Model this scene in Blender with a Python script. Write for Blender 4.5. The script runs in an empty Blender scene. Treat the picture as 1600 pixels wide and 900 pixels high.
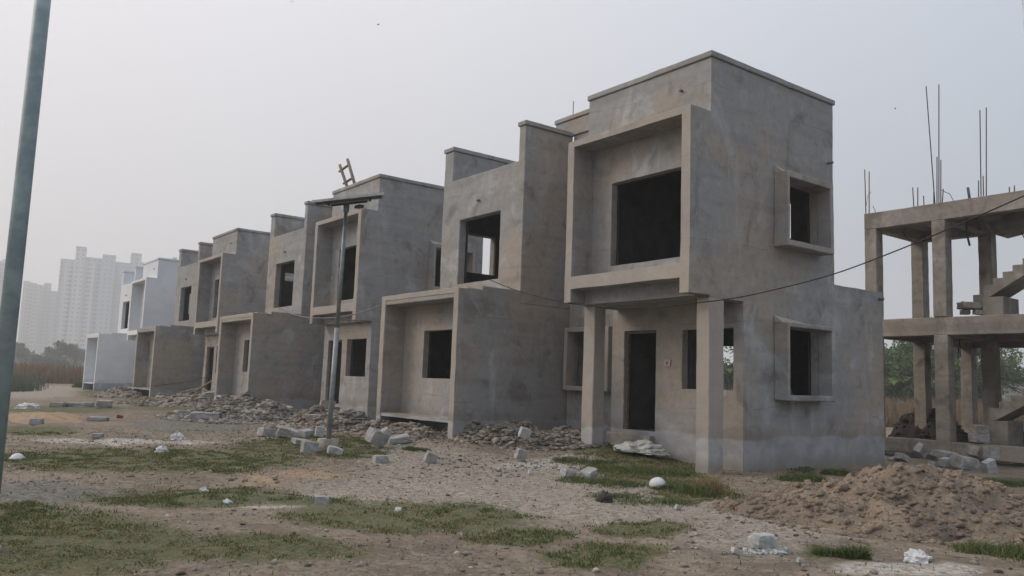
import bpy, bmesh, math, random
import numpy as np
from mathutils import Vector, Matrix, noise as mn

U = 1.25            # metres per survey unit; all layout numbers below are survey units
Z0 = 1.12           # camera eye height above the plot, in units
S = bpy.context.scene
COL = S.collection
R = math.radians
rng = np.random.default_rng(7)
random.seed(7)

# ------------------------------------------------------------------ survey camera
X0, Y0 = -7.463, 9.088
YAW, PITCH, ROLL, FPX = .9244, .1154, .036, 1289.6
def cam_axes():
    cy, sy = math.cos(YAW), math.sin(YAW)
    w = np.array([-sy*math.cos(PITCH), cy*math.cos(PITCH), math.sin(PITCH)])
    rt = np.array([cy, sy, 0.]); up = np.cross(rt, w)
    r = math.cos(ROLL)*rt + math.sin(ROLL)*up; u = -math.sin(ROLL)*rt + math.cos(ROLL)*up
    return r, u, w
CR, CU, CW = cam_axes()
def ray(px, py): return CW + CR*(px-800)/FPX - CU*(py-450)/FPX
def at_z(px, py, z=-Z0):
    v = ray(px, py); t = z/v[2]; return v[0]*t-X0, v[1]*t-Y0
def at_y(px, py, y):
    v = ray(px, py); t = (Y0+y)/v[1]; return v[0]*t-X0, v[2]*t
def at_x(px, py, x):
    v = ray(px, py); t = (X0+x)/v[0]; return v[1]*t-Y0, v[2]*t
def at_d(px, py, d):
    v = ray(px, py); k = d/(v@CW); v = v*k; return v[0]-X0, v[1]-Y0, v[2]

# ------------------------------------------------------------------ noise (numpy)
_perm = np.random.default_rng(3).random((64, 64, 8))
def vnoise(x, y, k=0):
    x = np.asarray(x, float); y = np.asarray(y, float)
    xi = np.floor(x).astype(int); yi = np.floor(y).astype(int)
    fx = x-xi; fy = y-yi; fx = fx*fx*(3-2*fx); fy = fy*fy*(3-2*fy)
    T = _perm[:, :, k % 8]
    a = T[xi % 64, yi % 64]; b = T[(xi+1) % 64, yi % 64]; c = T[xi % 64, (yi+1) % 64]; d = T[(xi+1) % 64, (yi+1) % 64]
    return (a*(1-fx)+b*fx)*(1-fy)+(c*(1-fx)+d*fx)*fy
def fbm(x, y, oct=4, k=0):
    s = 0; a = .5; t = 0
    for i in range(oct):
        s = s + a*vnoise(np.asarray(x)*2**i+17.3*i, np.asarray(y)*2**i+9.1*i, k+i); t += a; a *= .5
    return s/t
def sstep(a, b, x):
    t = np.clip((np.asarray(x, float)-a)/(b-a), 0, 1); return t*t*(3-2*t)

def gz(x, y):
    """plot height (units, eye level = 0)"""
    x = np.asarray(x, float); y = np.asarray(y, float)
    h = -Z0 + .13*sstep(-1.5, -5, x)*sstep(-5, -1, y) - .05*sstep(3, 6, y)
    h = h + .15*np.exp(-((x+2.4)/1.3)**2-((y-.2)/.9)**2)
    near = sstep(60, 20, np.abs(x+10))*sstep(40, 15, np.abs(y))
    h = h + near*(.05*(fbm(x*.7, y*.7, 3)-.5) + .035*(fbm(x*3, y*3, 3, 2)-.5) + .02*(fbm(x*9, y*9, 2, 4)-.5))
    # wheel ruts of the site track
    d = (y+4.9) - .10*(x-1)
    for o in (-.55, .55):
        h = h - .035*np.exp(-((d-o)/.16)**2)*near
    return h
def gp(px, py):
    x, y = at_z(px, py)
    z = -Z0
    for _ in range(12):
        z = .5*z+.5*float(gz(x, y)); x, y = at_z(px, py, z)
    return x, y

# ------------------------------------------------------------------ tagging
def tag(o, label=None, cat=None, group=None, kind=None):
    if label: o['label'] = label
    if cat: o['category'] = cat
    if group: o['group'] = group
    if kind: o['kind'] = kind
    return o
def loc_m(x, y, z): return (x*U, y*U, (z+Z0)*U)
def empty(name, x, y, z=-Z0, rz=0):
    o = bpy.data.objects.new(name, None); COL.objects.link(o)
    o.location = loc_m(x, y, z); o.rotation_euler.z = rz; o.empty_display_size = .3
    return o
def link(name, me, parent=None, mat=None, smooth=False):
    if mat: 
        me.materials.clear(); me.materials.append(mat)
    if smooth: me.polygons.foreach_set('use_smooth', [True]*len(me.polygons))
    o = bpy.data.objects.new(name, me); COL.objects.link(o)
    if parent: o.parent = parent
    return o
def mesh_py(name, V, F):
    me = bpy.data.meshes.new(name); me.from_pydata([tuple(map(float, v)) for v in V], [], F); me.update(); return me
def mesh_np(name, V, F, attr=None):
    """V (n,3) metres, F (m,k) int"""
    me = bpy.data.meshes.new(name); V = np.asarray(V, np.float32); F = np.asarray(F, np.int32); k = F.shape[1]
    me.vertices.add(len(V)); me.vertices.foreach_set('co', V.ravel())
    me.loops.add(F.size); me.loops.foreach_set('vertex_index', F.ravel())
    me.polygons.add(len(F)); me.polygons.foreach_set('loop_start', np.arange(0, F.size, k, dtype=np.int32))
    me.polygons.foreach_set('loop_total', np.full(len(F), k, np.int32))
    me.update(calc_edges=True)
    for n, a in (attr or {}).items():
        at = me.attributes.new(n, 'FLOAT', 'POINT'); at.data.foreach_set('value', np.asarray(a, np.float32))
    return me

# ------------------------------------------------------------------ materials
def mat_new(name):
    m = bpy.data.materials.new(name); m.use_nodes = True; nt = m.node_tree; nt.nodes.clear()
    out = nt.nodes.new('ShaderNodeOutputMaterial'); b = nt.nodes.new('ShaderNodeBsdfPrincipled')
    nt.links.new(b.outputs[0], out.inputs[0]); b.inputs['Roughness'].default_value = .9
    b.inputs['Specular IOR Level'].default_value = .25
    return m, nt, b
class NB:
    def __init__(s, nt): s.nt = nt
    def n(s, t, **k):
        x = s.nt.nodes.new(t)
        for a, v in k.items(): setattr(x, a, v)
        return x
    def set(s, sock, v):
        if isinstance(v, bpy.types.NodeSocket): s.nt.links.new(v, sock)
        else: sock.default_value = v
    def pos(s): return s.n('ShaderNodeNewGeometry').outputs['Position']
    def obj(s): return s.n('ShaderNodeTexCoord').outputs['Object']
    def attr(s, name): return s.n('ShaderNodeAttribute', attribute_name=name).outputs['Fac']
    def scale(s, v, sc):
        m = s.n('ShaderNodeMapping'); s.set(m.inputs['Vector'], v); m.inputs['Scale'].default_value = sc; return m.outputs[0]
    def noise(s, v, sc, det=3, rough=.55, dist=0):
        x = s.n('ShaderNodeTexNoise'); s.set(x.inputs['Vector'], v); x.inputs['Scale'].default_value = sc
        x.inputs['Detail'].default_value = det; x.inputs['Roughness'].default_value = rough; x.inputs['Distortion'].default_value = dist
        return x.outputs[0]
    def vor(s, v, sc, out='Distance'):
        x = s.n('ShaderNodeTexVoronoi'); s.set(x.inputs['Vector'], v); x.inputs['Scale'].default_value = sc; return x.outputs[out]
    def rng(s, v, a, b, c=0., d=1.):
        x = s.n('ShaderNodeMapRange', interpolation_type='SMOOTHSTEP'); s.set(x.inputs[0], v)
        for i, q in enumerate((a, b, c, d)): x.inputs[i+1].default_value = q
        return x.outputs[0]
    def math(s, op, a, b=0.):
        x = s.n('ShaderNodeMath', operation=op); s.set(x.inputs[0], a); s.set(x.inputs[1], b); return x.outputs[0]
    def mix(s, f, a, b, mode='MIX'):
        x = s.n('ShaderNodeMix', data_type='RGBA', blend_type=mode); s.set(x.inputs[0], f)
        def c(v): return v if isinstance(v, bpy.types.NodeSocket) else ((*v, 1) if len(v) == 3 else v)
        s.set(x.inputs[6], c(a)); s.set(x.inputs[7], c(b)); return x.outputs[2]
    def bump(s, h, st, dist, nrm=None):
        x = s.n('ShaderNodeBump'); x.inputs['Strength'].default_value = st; x.inputs['Distance'].default_value = dist
        s.set(x.inputs['Height'], h)
        if nrm: s.set(x.inputs['Normal'], nrm)
        return x.outputs[0]
    def sepz(s, v):
        x = s.n('ShaderNodeSeparateXYZ'); s.set(x.inputs[0], v); return x.outputs

def plaster(name, warm, cool, dark, pale, plinth=None, blot=1., zb=.58):
    m, nt, b = mat_new(name); N = NB(nt); p = N.pos()
    big = N.rng(N.math('ADD', N.noise(p, .45, 4, .55, .4), N.math('MULTIPLY', N.rng(N.sepz(p)[2], 1.5, 6.), .05)), .40, .60)
    c = N.mix(big, warm, cool)
    mid = N.noise(N.scale(p, (1, 1, .8)), 1.3, 5, .62, .8)
    c = N.mix(N.math('MULTIPLY', N.rng(mid, .52, .74), .9*blot), c, dark)
    pl = N.noise(N.scale(p, (.9, .9, .6)), .9, 5, .6, 1.4)
    c = N.mix(N.math('MULTIPLY', N.rng(pl, .53, .72), .85*blot), c, pale)
    # trowel lifts: long soft horizontal passes, and run-down streaks
    hz = N.noise(N.scale(p, (.25, .25, 2.2)), 1.6, 3, .5, .3)
    c = N.mix(N.math('MULTIPLY', N.rng(hz, .42, .7), .28*blot), c, dark)
    vt = N.noise(N.scale(p, (3.2, 3.2, .22)), 1.4, 3, .6)
    c = N.mix(N.math('MULTIPLY', N.rng(vt, .58, .75), .35*blot), c, pale)
    # round dabs left by the trowel
    vd = N.vor(p, 1.15); ring = N.math('MULTIPLY', N.rng(vd, .10, .15), N.rng(vd, .24, .16))
    c = N.mix(N.math('MULTIPLY', ring, N.math('MULTIPLY', N.rng(N.noise(p, .8, 2), .58, .66), .45*blot)), c, dark)
    zl = N.math('FRACT', N.math('ADD', N.math('MULTIPLY', N.sepz(p)[2], .62), N.math('ADD', N.math('MULTIPLY', N.noise(p, .8, 4), .10), N.math('MULTIPLY', N.noise(p, .11, 0), 2.))))
    ln = N.math('MULTIPLY', N.math('MULTIPLY', N.rng(zl, .490, .499), N.rng(zl, .512, .502)), N.rng(N.noise(p, 1.2, 2), .48, .6, 0, .32*blot))
    c = N.mix(ln, c, tuple(v*.6 for v in dark))
    md2 = N.noise(p, 6, 5, .65, .5)
    c = N.mix(N.rng(md2, .5, .75, 0., .45*blot), c, dark)
    c = N.mix(N.rng(md2, .48, .28, 0., .3*blot), c, pale)
    fine = N.noise(p, 28, 4, .7)
    c = N.mix(N.rng(fine, .3, .75, 0., .22), c, tuple(v*.6 for v in warm))
    if plinth:
        z = N.math('ADD', N.sepz(p)[2], N.math('MULTIPLY', N.math('SUBTRACT', N.noise(p, 1.1, 6, .6), .5), .34))
        stain = N.math('MULTIPLY', N.rng(z, zb+.28, zb+.03), N.rng(z, zb-.06, zb))
        c = N.mix(N.math('MULTIPLY', stain, N.rng(N.noise(p, 1.1, 3), .42, .6, .15, .75)), c, tuple(v*.62 for v in warm))
        pc = N.mix(N.rng(N.noise(p, 2.2, 4, .6, .6), .35, .65), plinth, tuple(v*.74 for v in plinth))
        c = N.mix(N.math('MULTIPLY', N.rng(z, zb+.03, zb-.03), N.rng(N.noise(p, 1.7, 4), .35, .5, .55, .95)), c, pc)
        c = N.mix(N.math('MULTIPLY', N.rng(z, .32, .02), .6), c, (.19, .165, .135))
    nt.links.new(c, b.inputs['Base Color'])
    h = N.math('ADD', N.math('MULTIPLY', N.noise(p, 3.5, 4, .6), .7), N.math('MULTIPLY', fine, .12))
    nt.links.new(N.bump(h, .55, .02), b.inputs['Normal'])
    return m
M = {}
M['plaster'] = plaster('cement_plaster', (.325, .288, .25), (.275, .285, .293), (.15, .14, .132), (.40, .42, .44), plinth=(.33, .345, .365))
M['plaster_lit'] = plaster('sunlit_plaster', (.35, .318, .282), (.325, .305, .285), (.24, .22, .20), (.41, .40, .38), plinth=(.39, .395, .40), blot=.6)  # paler, warmer plaster: sunlight on front faces and columns put into the colour
M['plaster_white'] = plaster('primed_plaster', (.66, .69, .72), (.60, .64, .68), (.50, .54, .58), (.72, .75, .79), plinth=(.36, .40, .46), blot=.5)
M['white_edge'] = plaster('primed_edge', (.70, .70, .71), (.66, .67, .70), (.56, .58, .60), (.74, .75, .77), plinth=(.48, .50, .52), blot=.4)  # white house version of the sunlit front tone
M['raw_concrete'] = plaster('raw_concrete', (.30, .265, .225), (.235, .22, .20), (.115, .10, .085), (.36, .34, .31), blot=1.25)
M['slab_edge'] = plaster('rough_slab', (.42, .385, .33), (.36, .33, .29), (.22, .20, .17), (.5, .47, .42), blot=1.)

def simple(name, col, col2=None, sc=6, rough=.85, metal=0., bump=.3, dist=.01, attr=None, spec=.25):
    m, nt, b = mat_new(name); N = NB(nt); p = N.pos()
    n = N.noise(p, sc, 5, .6, .3)
    c = N.mix(N.rng(n, .3, .7), col, col2 or tuple(v*.65 for v in col))
    if attr: c = N.mix(N.attr(attr), c, tuple(v*.45 for v in col), 'MIX')
    nt.links.new(c, b.inputs['Base Color']); b.inputs['Roughness'].default_value = rough; b.inputs['Metallic'].default_value = metal
    b.inputs['Specular IOR Level'].default_value = spec
    if bump: nt.links.new(N.bump(n, bump, dist), b.inputs['Normal'])
    return m
M['block'] = simple('aerated_block', (.36, .365, .37), (.22, .215, .205), 7, bump=.5)
M['block_pale'] = simple('aerated_block_pale', (.43, .455, .465), (.27, .28, .28), 8, bump=.5)
M['block_dirty'] = simple('aerated_block_dirty', (.33, .31, .28), (.20, .18, .16), 6, bump=.6)
M['dark_clod'] = simple('dark_clod', (.07, .065, .06), (.04, .036, .033), 9, bump=.8, dist=.03)
M['galv'] = simple('galvanised_steel', (.27, .30, .315), (.19, .215, .225), 9, rough=.5, metal=.35, bump=.1)
M['galv_blue'] = simple('weathered_pole_paint', (.29, .37, .39), (.18, .24, .26), 5, rough=.55, metal=.2, bump=.1)
M['panel_face'] = simple('solar_cells', (.02, .03, .06), (.03, .045, .08), 3, rough=.18, bump=0, spec=.5)
M['panel_frame'] = simple('panel_aluminium', (.62, .66, .68), None, 5, rough=.35, metal=.7, bump=0)
M['panel_back'] = simple('panel_underside', (.085, .10, .12), None, 5, rough=.6, bump=0)
M['wood'] = simple('old_wood', (.20, .165, .13), (.11, .09, .07), 14, bump=.4)
M['pole_wood'] = simple('bamboo_poles', (.32, .27, .21), (.2, .165, .13), 9, bump=.3)
M['rust'] = simple('rusty_bar', (.12, .085, .075), (.075, .055, .055), 30, rough=.8, metal=.2, bump=.2)
M['room_shade'] = simple('room_shade', (.085, .08, .076), (.045, .043, .042), 2.2, bump=.4)  # near-black tone that puts the room shade into the colour
M['black'] = simple('black_cable', (.03, .03, .033), None, 5, rough=.6, bump=0)
M['pale_cable'] = simple('dusty_cable', (.2, .2, .2), None, 5, rough=.6, bump=0)
M['plastic'] = simple('white_plastic', (.58, .60, .62), (.42, .43, .44), 4, rough=.5, bump=.2)
M['sack'] = simple('woven_sack', (.52, .52, .50), (.33, .36, .35), 7, rough=.7, bump=.5)
M['sack_brown'] = simple('brown_sack', (.15, .11, .09), None, 7, rough=.8, bump=.5)
M['red_brick'] = simple('red_brick', (.22, .07, .05), None, 9, bump=.4)
M['steel_pipe'] = simple('pipe_plastic', (.16, .16, .165), None, 9, rough=.5, bump=0)
M['blue_tube'] = simple('blue_conduit', (.05, .12, .18), None, 9, rough=.5, bump=0)
M['bird'] = simple('bird_plumage', (.05, .05, .05), None, 9, bump=0)
M['bark'] = simple('bark', (.13, .11, .09), (.07, .06, .05), 8, bump=.6, dist=.03)

def leafmat(name, a, b_, trans=.25):
    m, nt, b = mat_new(name); N = NB(nt)
    c = N.mix(N.attr('tone'), a, b_)
    nt.links.new(c, b.inputs['Base Color']); b.inputs['Roughness'].default_value = .7
    tr = nt.nodes.new('ShaderNodeBsdfTranslucent'); nt.links.new(c, tr.inputs[0])
    mx = nt.nodes.new('ShaderNodeMixShader'); mx.inputs[0].default_value = trans
    out = [n for n in nt.nodes if n.type == 'OUTPUT_MATERIAL'][0]
    nt.links.new(b.outputs[0], mx.inputs[1]); nt.links.new(tr.outputs[0], mx.inputs[2]); nt.links.new(mx.outputs[0], out.inputs[0])
    return m
M['grass'] = leafmat('green_grass', (.05, .09, .026), (.17, .18, .08))
M['drygrass'] = leafmat('dry_grass', (.20, .155, .085), (.36, .27, .16))
M['field'] = leafmat('tall_dry_grass', (.10, .08, .055), (.25, .185, .12))
M['leaf'] = leafmat('tree_leaf', (.035, .075, .025), (.13, .20, .075))
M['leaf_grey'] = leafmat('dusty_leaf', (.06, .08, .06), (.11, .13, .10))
M['banana'] = leafmat('banana_leaf', (.05, .10, .03), (.14, .20, .07), .35)

def ground_mat():
    m, nt, b = mat_new('bare_ground'); N = NB(nt); p = N.pos()
    n1 = N.noise(p, .8, 6, .62, .5); n2 = N.noise(p, 4.5, 6, .72, .6); n3 = N.noise(p, 24, 6, .8); n4 = N.noise(N.scale(p, (1, 1, 1)), 11, 5, .75, .8)
    c = N.mix(N.rng(n1, .36, .64), (.25, .20, .155), (.175, .14, .11))
    c = N.mix(N.rng(n2, .48, .62, 0, .8), c, (.32, .275, .225))
    c = N.mix(N.rng(n4, .53, .64, 0, .85), c, (.085, .068, .052))
    c = N.mix(N.rng(n4, .47, .36, 0, .6), c, (.30, .26, .21))
    c = N.mix(N.rng(N.noise(N.scale(p, (.7, 1.2, 1)), 1.1, 6, .7, 1.2), .46, .62, 0, .65), c, (.12, .095, .075))
    mixn = N.math('ADD', N.math('MULTIPLY', n2, .45), N.math('ADD', N.math('MULTIPLY', n4, .3), N.math('MULTIPLY', n3, .25)))
    def layer(c, a, col, col2, k=1., soft=.22, nz=2.2):
        f = N.math('ADD', N.attr(a), N.math('MULTIPLY', N.math('SUBTRACT', mixn, .5), nz))
        f = N.math('MULTIPLY', N.rng(f, .5-soft, .5+soft), k)
        return N.mix(f, c, N.mix(N.rng(n4, .42, .58), col, col2))
    c = layer(c, 'track', (.38, .35, .30), (.22, .195, .165), .8, .36, 3.6)
    c = layer(c, 'sand', (.40, .29, .19), (.29, .215, .15), .8, .3, 2.2)
    c = layer(c, 'lime', (.56, .54, .51), (.33, .31, .28), .75, .28, 3.)
    c = layer(c, 'dark', (.20, .195, .185), (.10, .096, .09), .85)
    c = layer(c, 'grass', (.05, .075, .026), (.13, .12, .06), .88, .24, 3.4)
    c = layer(c, 'black', (.05, .045, .04), (.03, .027, .025), 1., .15, 1.)
    v = N.n('ShaderNodeTexVoronoi'); N.set(v.inputs['Vector'], p); v.inputs['Scale'].default_value = 17
    spk = N.math('MULTIPLY', N.rng(v.outputs['Distance'], .24, .15), N.rng(N.noise(p, 1.9, 4), .48, .58))
    c = N.mix(N.math('MULTIPLY', spk, .3), c, (.38, .36, .33))
    c = N.mix(N.rng(n3, .55, .66, 0, .6), c, (.07, .058, .047))
    c = N.mix(N.rng(n3, .44, .36, 0, .45), c, (.33, .30, .26))
    nt.links.new(c, b.inputs['Base Color']); b.inputs['Roughness'].default_value = .95
    h = N.math('ADD', N.math('MULTIPLY', n2, 1.2), N.math('ADD', N.math('MULTIPLY', n4, .8), N.math('ADD', N.math('MULTIPLY', n3, .4), N.math('MULTIPLY', spk, .4))))
    nt.links.new(N.bump(h, .75, .05), b.inputs['Normal'])
    return m
M['ground'] = ground_mat()
def soil_mat(name, a, b_, dk):
    m, nt, b = mat_new(name); N = NB(nt); p = N.pos()
    n1 = N.noise(p, 1.1, 5, .6, .5); n2 = N.noise(p, 8, 5, .7, .4); n3 = N.noise(p, 30, 4, .7)
    c = N.mix(N.rng(n1, .38, .62), a, b_); c = N.mix(N.rng(n2, .53, .68, 0, .75), c, dk)
    c = N.mix(N.rng(n3, .55, .7, 0, .5), c, tuple(min(1, v*1.5) for v in a))
    tn = N.attr('tone')
    c = N.mix(N.rng(tn, .30, .02, 0, .8), c, tuple(v*.55 for v in dk)); c = N.mix(N.rng(tn, .62, 1., 0, .9), c, tuple(min(.6, v*1.75) for v in a))
    nt.links.new(c, b.inputs['Base Color']); b.inputs['Roughness'].default_value = .95
    nt.links.new(N.bump(N.math('ADD', n2, N.math('MULTIPLY', n3, .5)), .9, .05), b.inputs['Normal'])
    return m
M['soil'] = soil_mat('dug_soil', (.255, .205, .155), (.18, .145, .115), (.08, .065, .052))
M['rubble'] = soil_mat('grey_rubble', (.27, .255, .23), (.20, .18, .155), (.085, .08, .075))
M['rubble_brown'] = soil_mat('brown_rubble', (.28, .25, .215), (.20, .18, .155), (.10, .088, .075))
M['black_soil'] = soil_mat('black_soil', (.05, .043, .038), (.035, .03, .027), (.02, .018, .016))

# ------------------------------------------------------------------ solids made of axis aligned boxes
def wob(v):      # hand-made plaster: nothing is perfectly straight (house-local metres)
    return v + mn.noise_vector(Vector(v)*.55)*.012 + mn.noise_vector(Vector(v)*2.3+Vector((5, 1, 9)))*.005 + mn.noise_vector(Vector(v)*7)*.007
def solid(name, add, sub=(), parent=None, mat=None, ops=None, step=.16, bev=.010, wobble=True, zoff=Z0):
    """boxes (x0,y0,z0,x1,y1,z1) in units; ops: ordered list of ('+',box)/('-',box) instead of add/sub"""
    ops = ops or [('+', b) for b in add]+[('-', b) for b in sub]
    ax = []
    for k in range(3):
        c = sorted({round(q, 4) for s_, bx in ops for q in (bx[k], bx[k+3])})
        out = [c[0]]
        for a, b_ in zip(c, c[1:]):
            n = max(1, int((b_-a)/step)) if step else 1
            out += [a+(b_-a)*(i+1)/n for i in range(n)]
        ax.append(np.array(out))
    mids = [(a[1:]+a[:-1])/2 for a in ax]
    occ = np.zeros([len(m_) for m_ in mids], bool)
    for s_, bx in ops:
        ix = [np.where((mids[k] > bx[k]) & (mids[k] < bx[k+3]))[0] for k in range(3)]
        if all(len(i) for i in ix): occ[np.ix_(*ix)] = (s_ == '+')
    P = np.pad(occ, 1); bm = bmesh.new(); vs = {}
    def vert(i, j, k):
        if (i, j, k) not in vs:
            v = Vector((ax[0][i]*U, ax[1][j]*U, (ax[2][k]+zoff)*U))
            vs[(i, j, k)] = bm.verts.new(wob(v) if wobble else v)
        return vs[(i, j, k)]
    for i, j, k in zip(*np.nonzero(occ)):
        I, J, K = i+1, j+1, k+1
        if not P[I-1, J, K]: bm.faces.new([vert(i, j, k), vert(i, j, k+1), vert(i, j+1, k+1), vert(i, j+1, k)])
        if not P[I+1, J, K]: bm.faces.new([vert(i+1, j, k), vert(i+1, j+1, k), vert(i+1, j+1, k+1), vert(i+1, j, k+1)])
        if not P[I, J-1, K]: bm.faces.new([vert(i, j, k), vert(i+1, j, k), vert(i+1, j, k+1), vert(i, j, k+1)])
        if not P[I, J+1, K]: bm.faces.new([vert(i, j+1, k), vert(i, j+1, k+1), vert(i+1, j+1, k+1), vert(i+1, j+1, k)])
        if not P[I, J, K-1]: bm.faces.new([vert(i, j, k), vert(i, j+1, k), vert(i+1, j+1, k), vert(i+1, j, k)])
        if not P[I, J, K+1]: bm.faces.new([vert(i, j, k+1), vert(i+1, j, k+1), vert(i+1, j+1, k+1), vert(i, j+1, k+1)])
    if bev:
        bm.normal_update()
        es = [e for e in bm.edges if len(e.link_faces) == 2 and e.calc_face_angle(0) > .9]
        bmesh.ops.bevel(bm, geom=es, offset=bev*U, segments=1, affect='EDGES', clamp_overlap=True, profile=.5)
    me = bpy.data.meshes.new(name); bm.to_mesh(me); bm.free()
    return link(name, me, parent, mat)

def tube_data(pts, r, n=8, r2=None):
    pts = [Vector(p) for p in pts]; V = []; F = []
    for i, p in enumerate(pts):
        d = (pts[min(i+1, len(pts)-1)]-pts[max(i-1, 0)]).normalized()
        a = d.cross(Vector((0, 0, 1)))
        if a.length < .05: a = d.cross(Vector((1, 0, 0)))
        a.normalize(); b = d.cross(a)
        rr = r if r2 is None else r+(r2-r)*i/(len(pts)-1)
        for k in range(n):
            t = 2*math.pi*k/n; V.append(p+(a*math.cos(t)+b*math.sin(t))*rr)
    for i in range(len(pts)-1):
        for k in range(n):
            F.append((i*n+k, i*n+(k+1) % n, (i+1)*n+(k+1) % n, (i+1)*n+k))
    F.append(tuple(range(n))[::-1]); F.append(tuple((len(pts)-1)*n+k for k in range(n)))
    return V, F
def tube(name, pts, r, parent=None, mat=None, n=8, r2=None, units=True):
    """pts in units relative to parent (z measured from parent base) -> metres"""
    k = U if units else 1
    V, F = tube_data([Vector(p)*k for p in pts], r*k, n, None if r2 is None else r2*k)
    me = mesh_py(name, V, F); me.update(); return link(name, me, parent, mat, True)
def merge(parts):
    V, F = [], []
    for v, f in parts:
        o = len(V); V += list(v); F += [tuple(i+o for i in q) for q in f]
    return V, F
def boxd(c, s, rot=None):
    V = [Vector(((i-.5)*s[0], (j-.5)*s[1], (k-.5)*s[2])) for i in (0, 1) for j in (0, 1) for k in (0, 1)]
    if rot: V = [rot @ v for v in V]
    V = [v+Vector(c) for v in V]
    return V, [(0, 1, 3, 2), (4, 6, 7, 5), (0, 4, 5, 1), (2, 3, 7, 6), (0, 2, 6, 4), (1, 5, 7, 3)]

# ------------------------------------------------------------------ the house type
GB = -1.35      # walls run into the ground
def build_house(root, W, E, enclosed=False):
    # two storey block, ground floor shell and the linking rear parapet wall
    solid('tall_block', [], parent=root, mat=W, ops=[
        ('+', (-2.6, 0, 1.30, 0, 3.10, 4.79)), ('-', (-2.47, .13, 1.60, -.13, 2.97, 3.90)), ('-', (-2.47, .13, 4.05, -.13, 2.97, 5.0)),
        ('+', (-4.45, 1.40, GB, 0, 4.58, 1.79)), ('+', (-2.70, .76, GB, 0, 1.45, 1.45)), ('+', (-2.6, 3.1, 1.5, 0, 4.58, 1.79)),
        ('-', (-4.32, 1.40, -.72, -.13, 4.45, 1.40)), ('-', (-2.57, .89, -.72, -.13, 1.5, 1.40)), ('-', (-4.3, 3.2, 1.5, -.13, 4.45, 1.9)),
        ('-', (-2.0, -.1, 1.92, -.42, .2, 3.26)),                       # upper front window
        ('-', (-.2, 1.53, 2.29, .1, 2.62, 3.25)), ('-', (-.2, 1.53, -.02, .1, 2.62, .985)),
        ('-', (-1.35, 2.9, 2.61, -.69, 3.2, 3.246)),
        *([('+', (-2.6, 0, GB, 0, .8, 1.30)), ('-', (-2.47, .13, -.72, -.13, 1.5, 1.28)), ('-', (-2.33, -.1, -.68, -1.53, .2, .91)), ('-', (-1.26, -.1, .02, -.22, .2, .92))] if enclosed else
          [('-', (-2.41, .7, -.68, -1.70, .95, .94)), ('-', (-1.155, .7, .015, -.185, .95, .93))]),
        ('-', (-3.75, 4.3, .0, -3.0, 4.7, .91))])
    solid('link_wall', [], parent=root, mat=W, ops=[
        ('+', (-4.44, 1.28, GB, -2.71, 1.397, 1.6)), ('+', (-4.44, 1.28, 1.6, -2.61, 1.397, 4.9)), ('+', (-5.0, 1.28, 4.9, -2.61, 1.397, 5.22)),
        ('-', (-4.27, 1.2, .0, -3.26, 1.5, 1.0))])
    solid('coping', [(-5.02, 1.25, 5.223, -2.61, 1.43, 5.31)], parent=root, mat=W)
    solid('coping', [(-4.42, 1.245, 4.87, -2.61, 1.277, 4.93)], parent=root, mat=W, bev=.005)
    solid('coping', [], parent=root, mat=W, ops=[('+', (-2.63, -.03, 4.793, .03, 3.13, 4.88)), ('-', (-2.44, .16, 4.7, -.16, 2.94, 5))])
    # dark shells added inside the rooms so the openings read as deep shade
    SHADE = M['room_shade']
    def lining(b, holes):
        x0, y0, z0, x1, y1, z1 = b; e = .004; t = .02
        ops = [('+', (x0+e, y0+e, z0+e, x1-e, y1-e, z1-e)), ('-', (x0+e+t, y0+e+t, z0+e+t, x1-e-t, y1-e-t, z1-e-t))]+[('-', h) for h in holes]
        solid('shade_lining', [], parent=root, mat=SHADE, ops=ops, step=0, bev=0, wobble=False)
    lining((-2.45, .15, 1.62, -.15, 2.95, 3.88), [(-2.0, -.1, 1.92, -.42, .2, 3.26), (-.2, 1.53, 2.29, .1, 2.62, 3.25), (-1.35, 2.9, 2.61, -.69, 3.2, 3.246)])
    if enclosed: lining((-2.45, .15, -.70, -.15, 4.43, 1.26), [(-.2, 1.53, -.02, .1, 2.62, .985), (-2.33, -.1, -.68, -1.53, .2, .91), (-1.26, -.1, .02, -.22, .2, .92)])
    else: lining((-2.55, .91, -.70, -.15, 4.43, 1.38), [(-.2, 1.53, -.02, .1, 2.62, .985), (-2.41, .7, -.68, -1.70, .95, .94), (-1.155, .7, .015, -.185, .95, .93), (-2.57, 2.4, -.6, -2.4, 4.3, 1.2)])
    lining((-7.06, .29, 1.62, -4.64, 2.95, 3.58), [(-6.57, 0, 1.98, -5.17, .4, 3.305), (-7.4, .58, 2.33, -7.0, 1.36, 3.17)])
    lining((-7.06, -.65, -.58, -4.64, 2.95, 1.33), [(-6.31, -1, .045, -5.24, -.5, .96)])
    # projecting surround
    solid('window_surround', [], parent=root, mat=W, ops=[
        ('+', (-2.6, -.430, 1.325, .0025, .05, 3.975)), ('-', (-2.445, -.5, 1.0, -.165, .1, 3.87)),
        ('+', (-2.445, -.430, 1.535, -.165, -.003, 1.735)), ('+', (-2.445, -.12, 1.315, -.165, -.003, 1.54))])
    solid('surround_lit_face', [], parent=root, mat=E, bev=.004, ops=[  # thin front plate coloured lighter than the surround, as if sunlit
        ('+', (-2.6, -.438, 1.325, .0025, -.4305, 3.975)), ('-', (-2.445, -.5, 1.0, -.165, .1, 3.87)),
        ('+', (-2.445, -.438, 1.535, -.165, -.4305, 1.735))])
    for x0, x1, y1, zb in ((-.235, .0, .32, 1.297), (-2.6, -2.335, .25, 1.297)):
        if not enclosed: solid('porch_column', [(x0, .003, GB, x1, y1, zb)], parent=root, mat=E)
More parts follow.
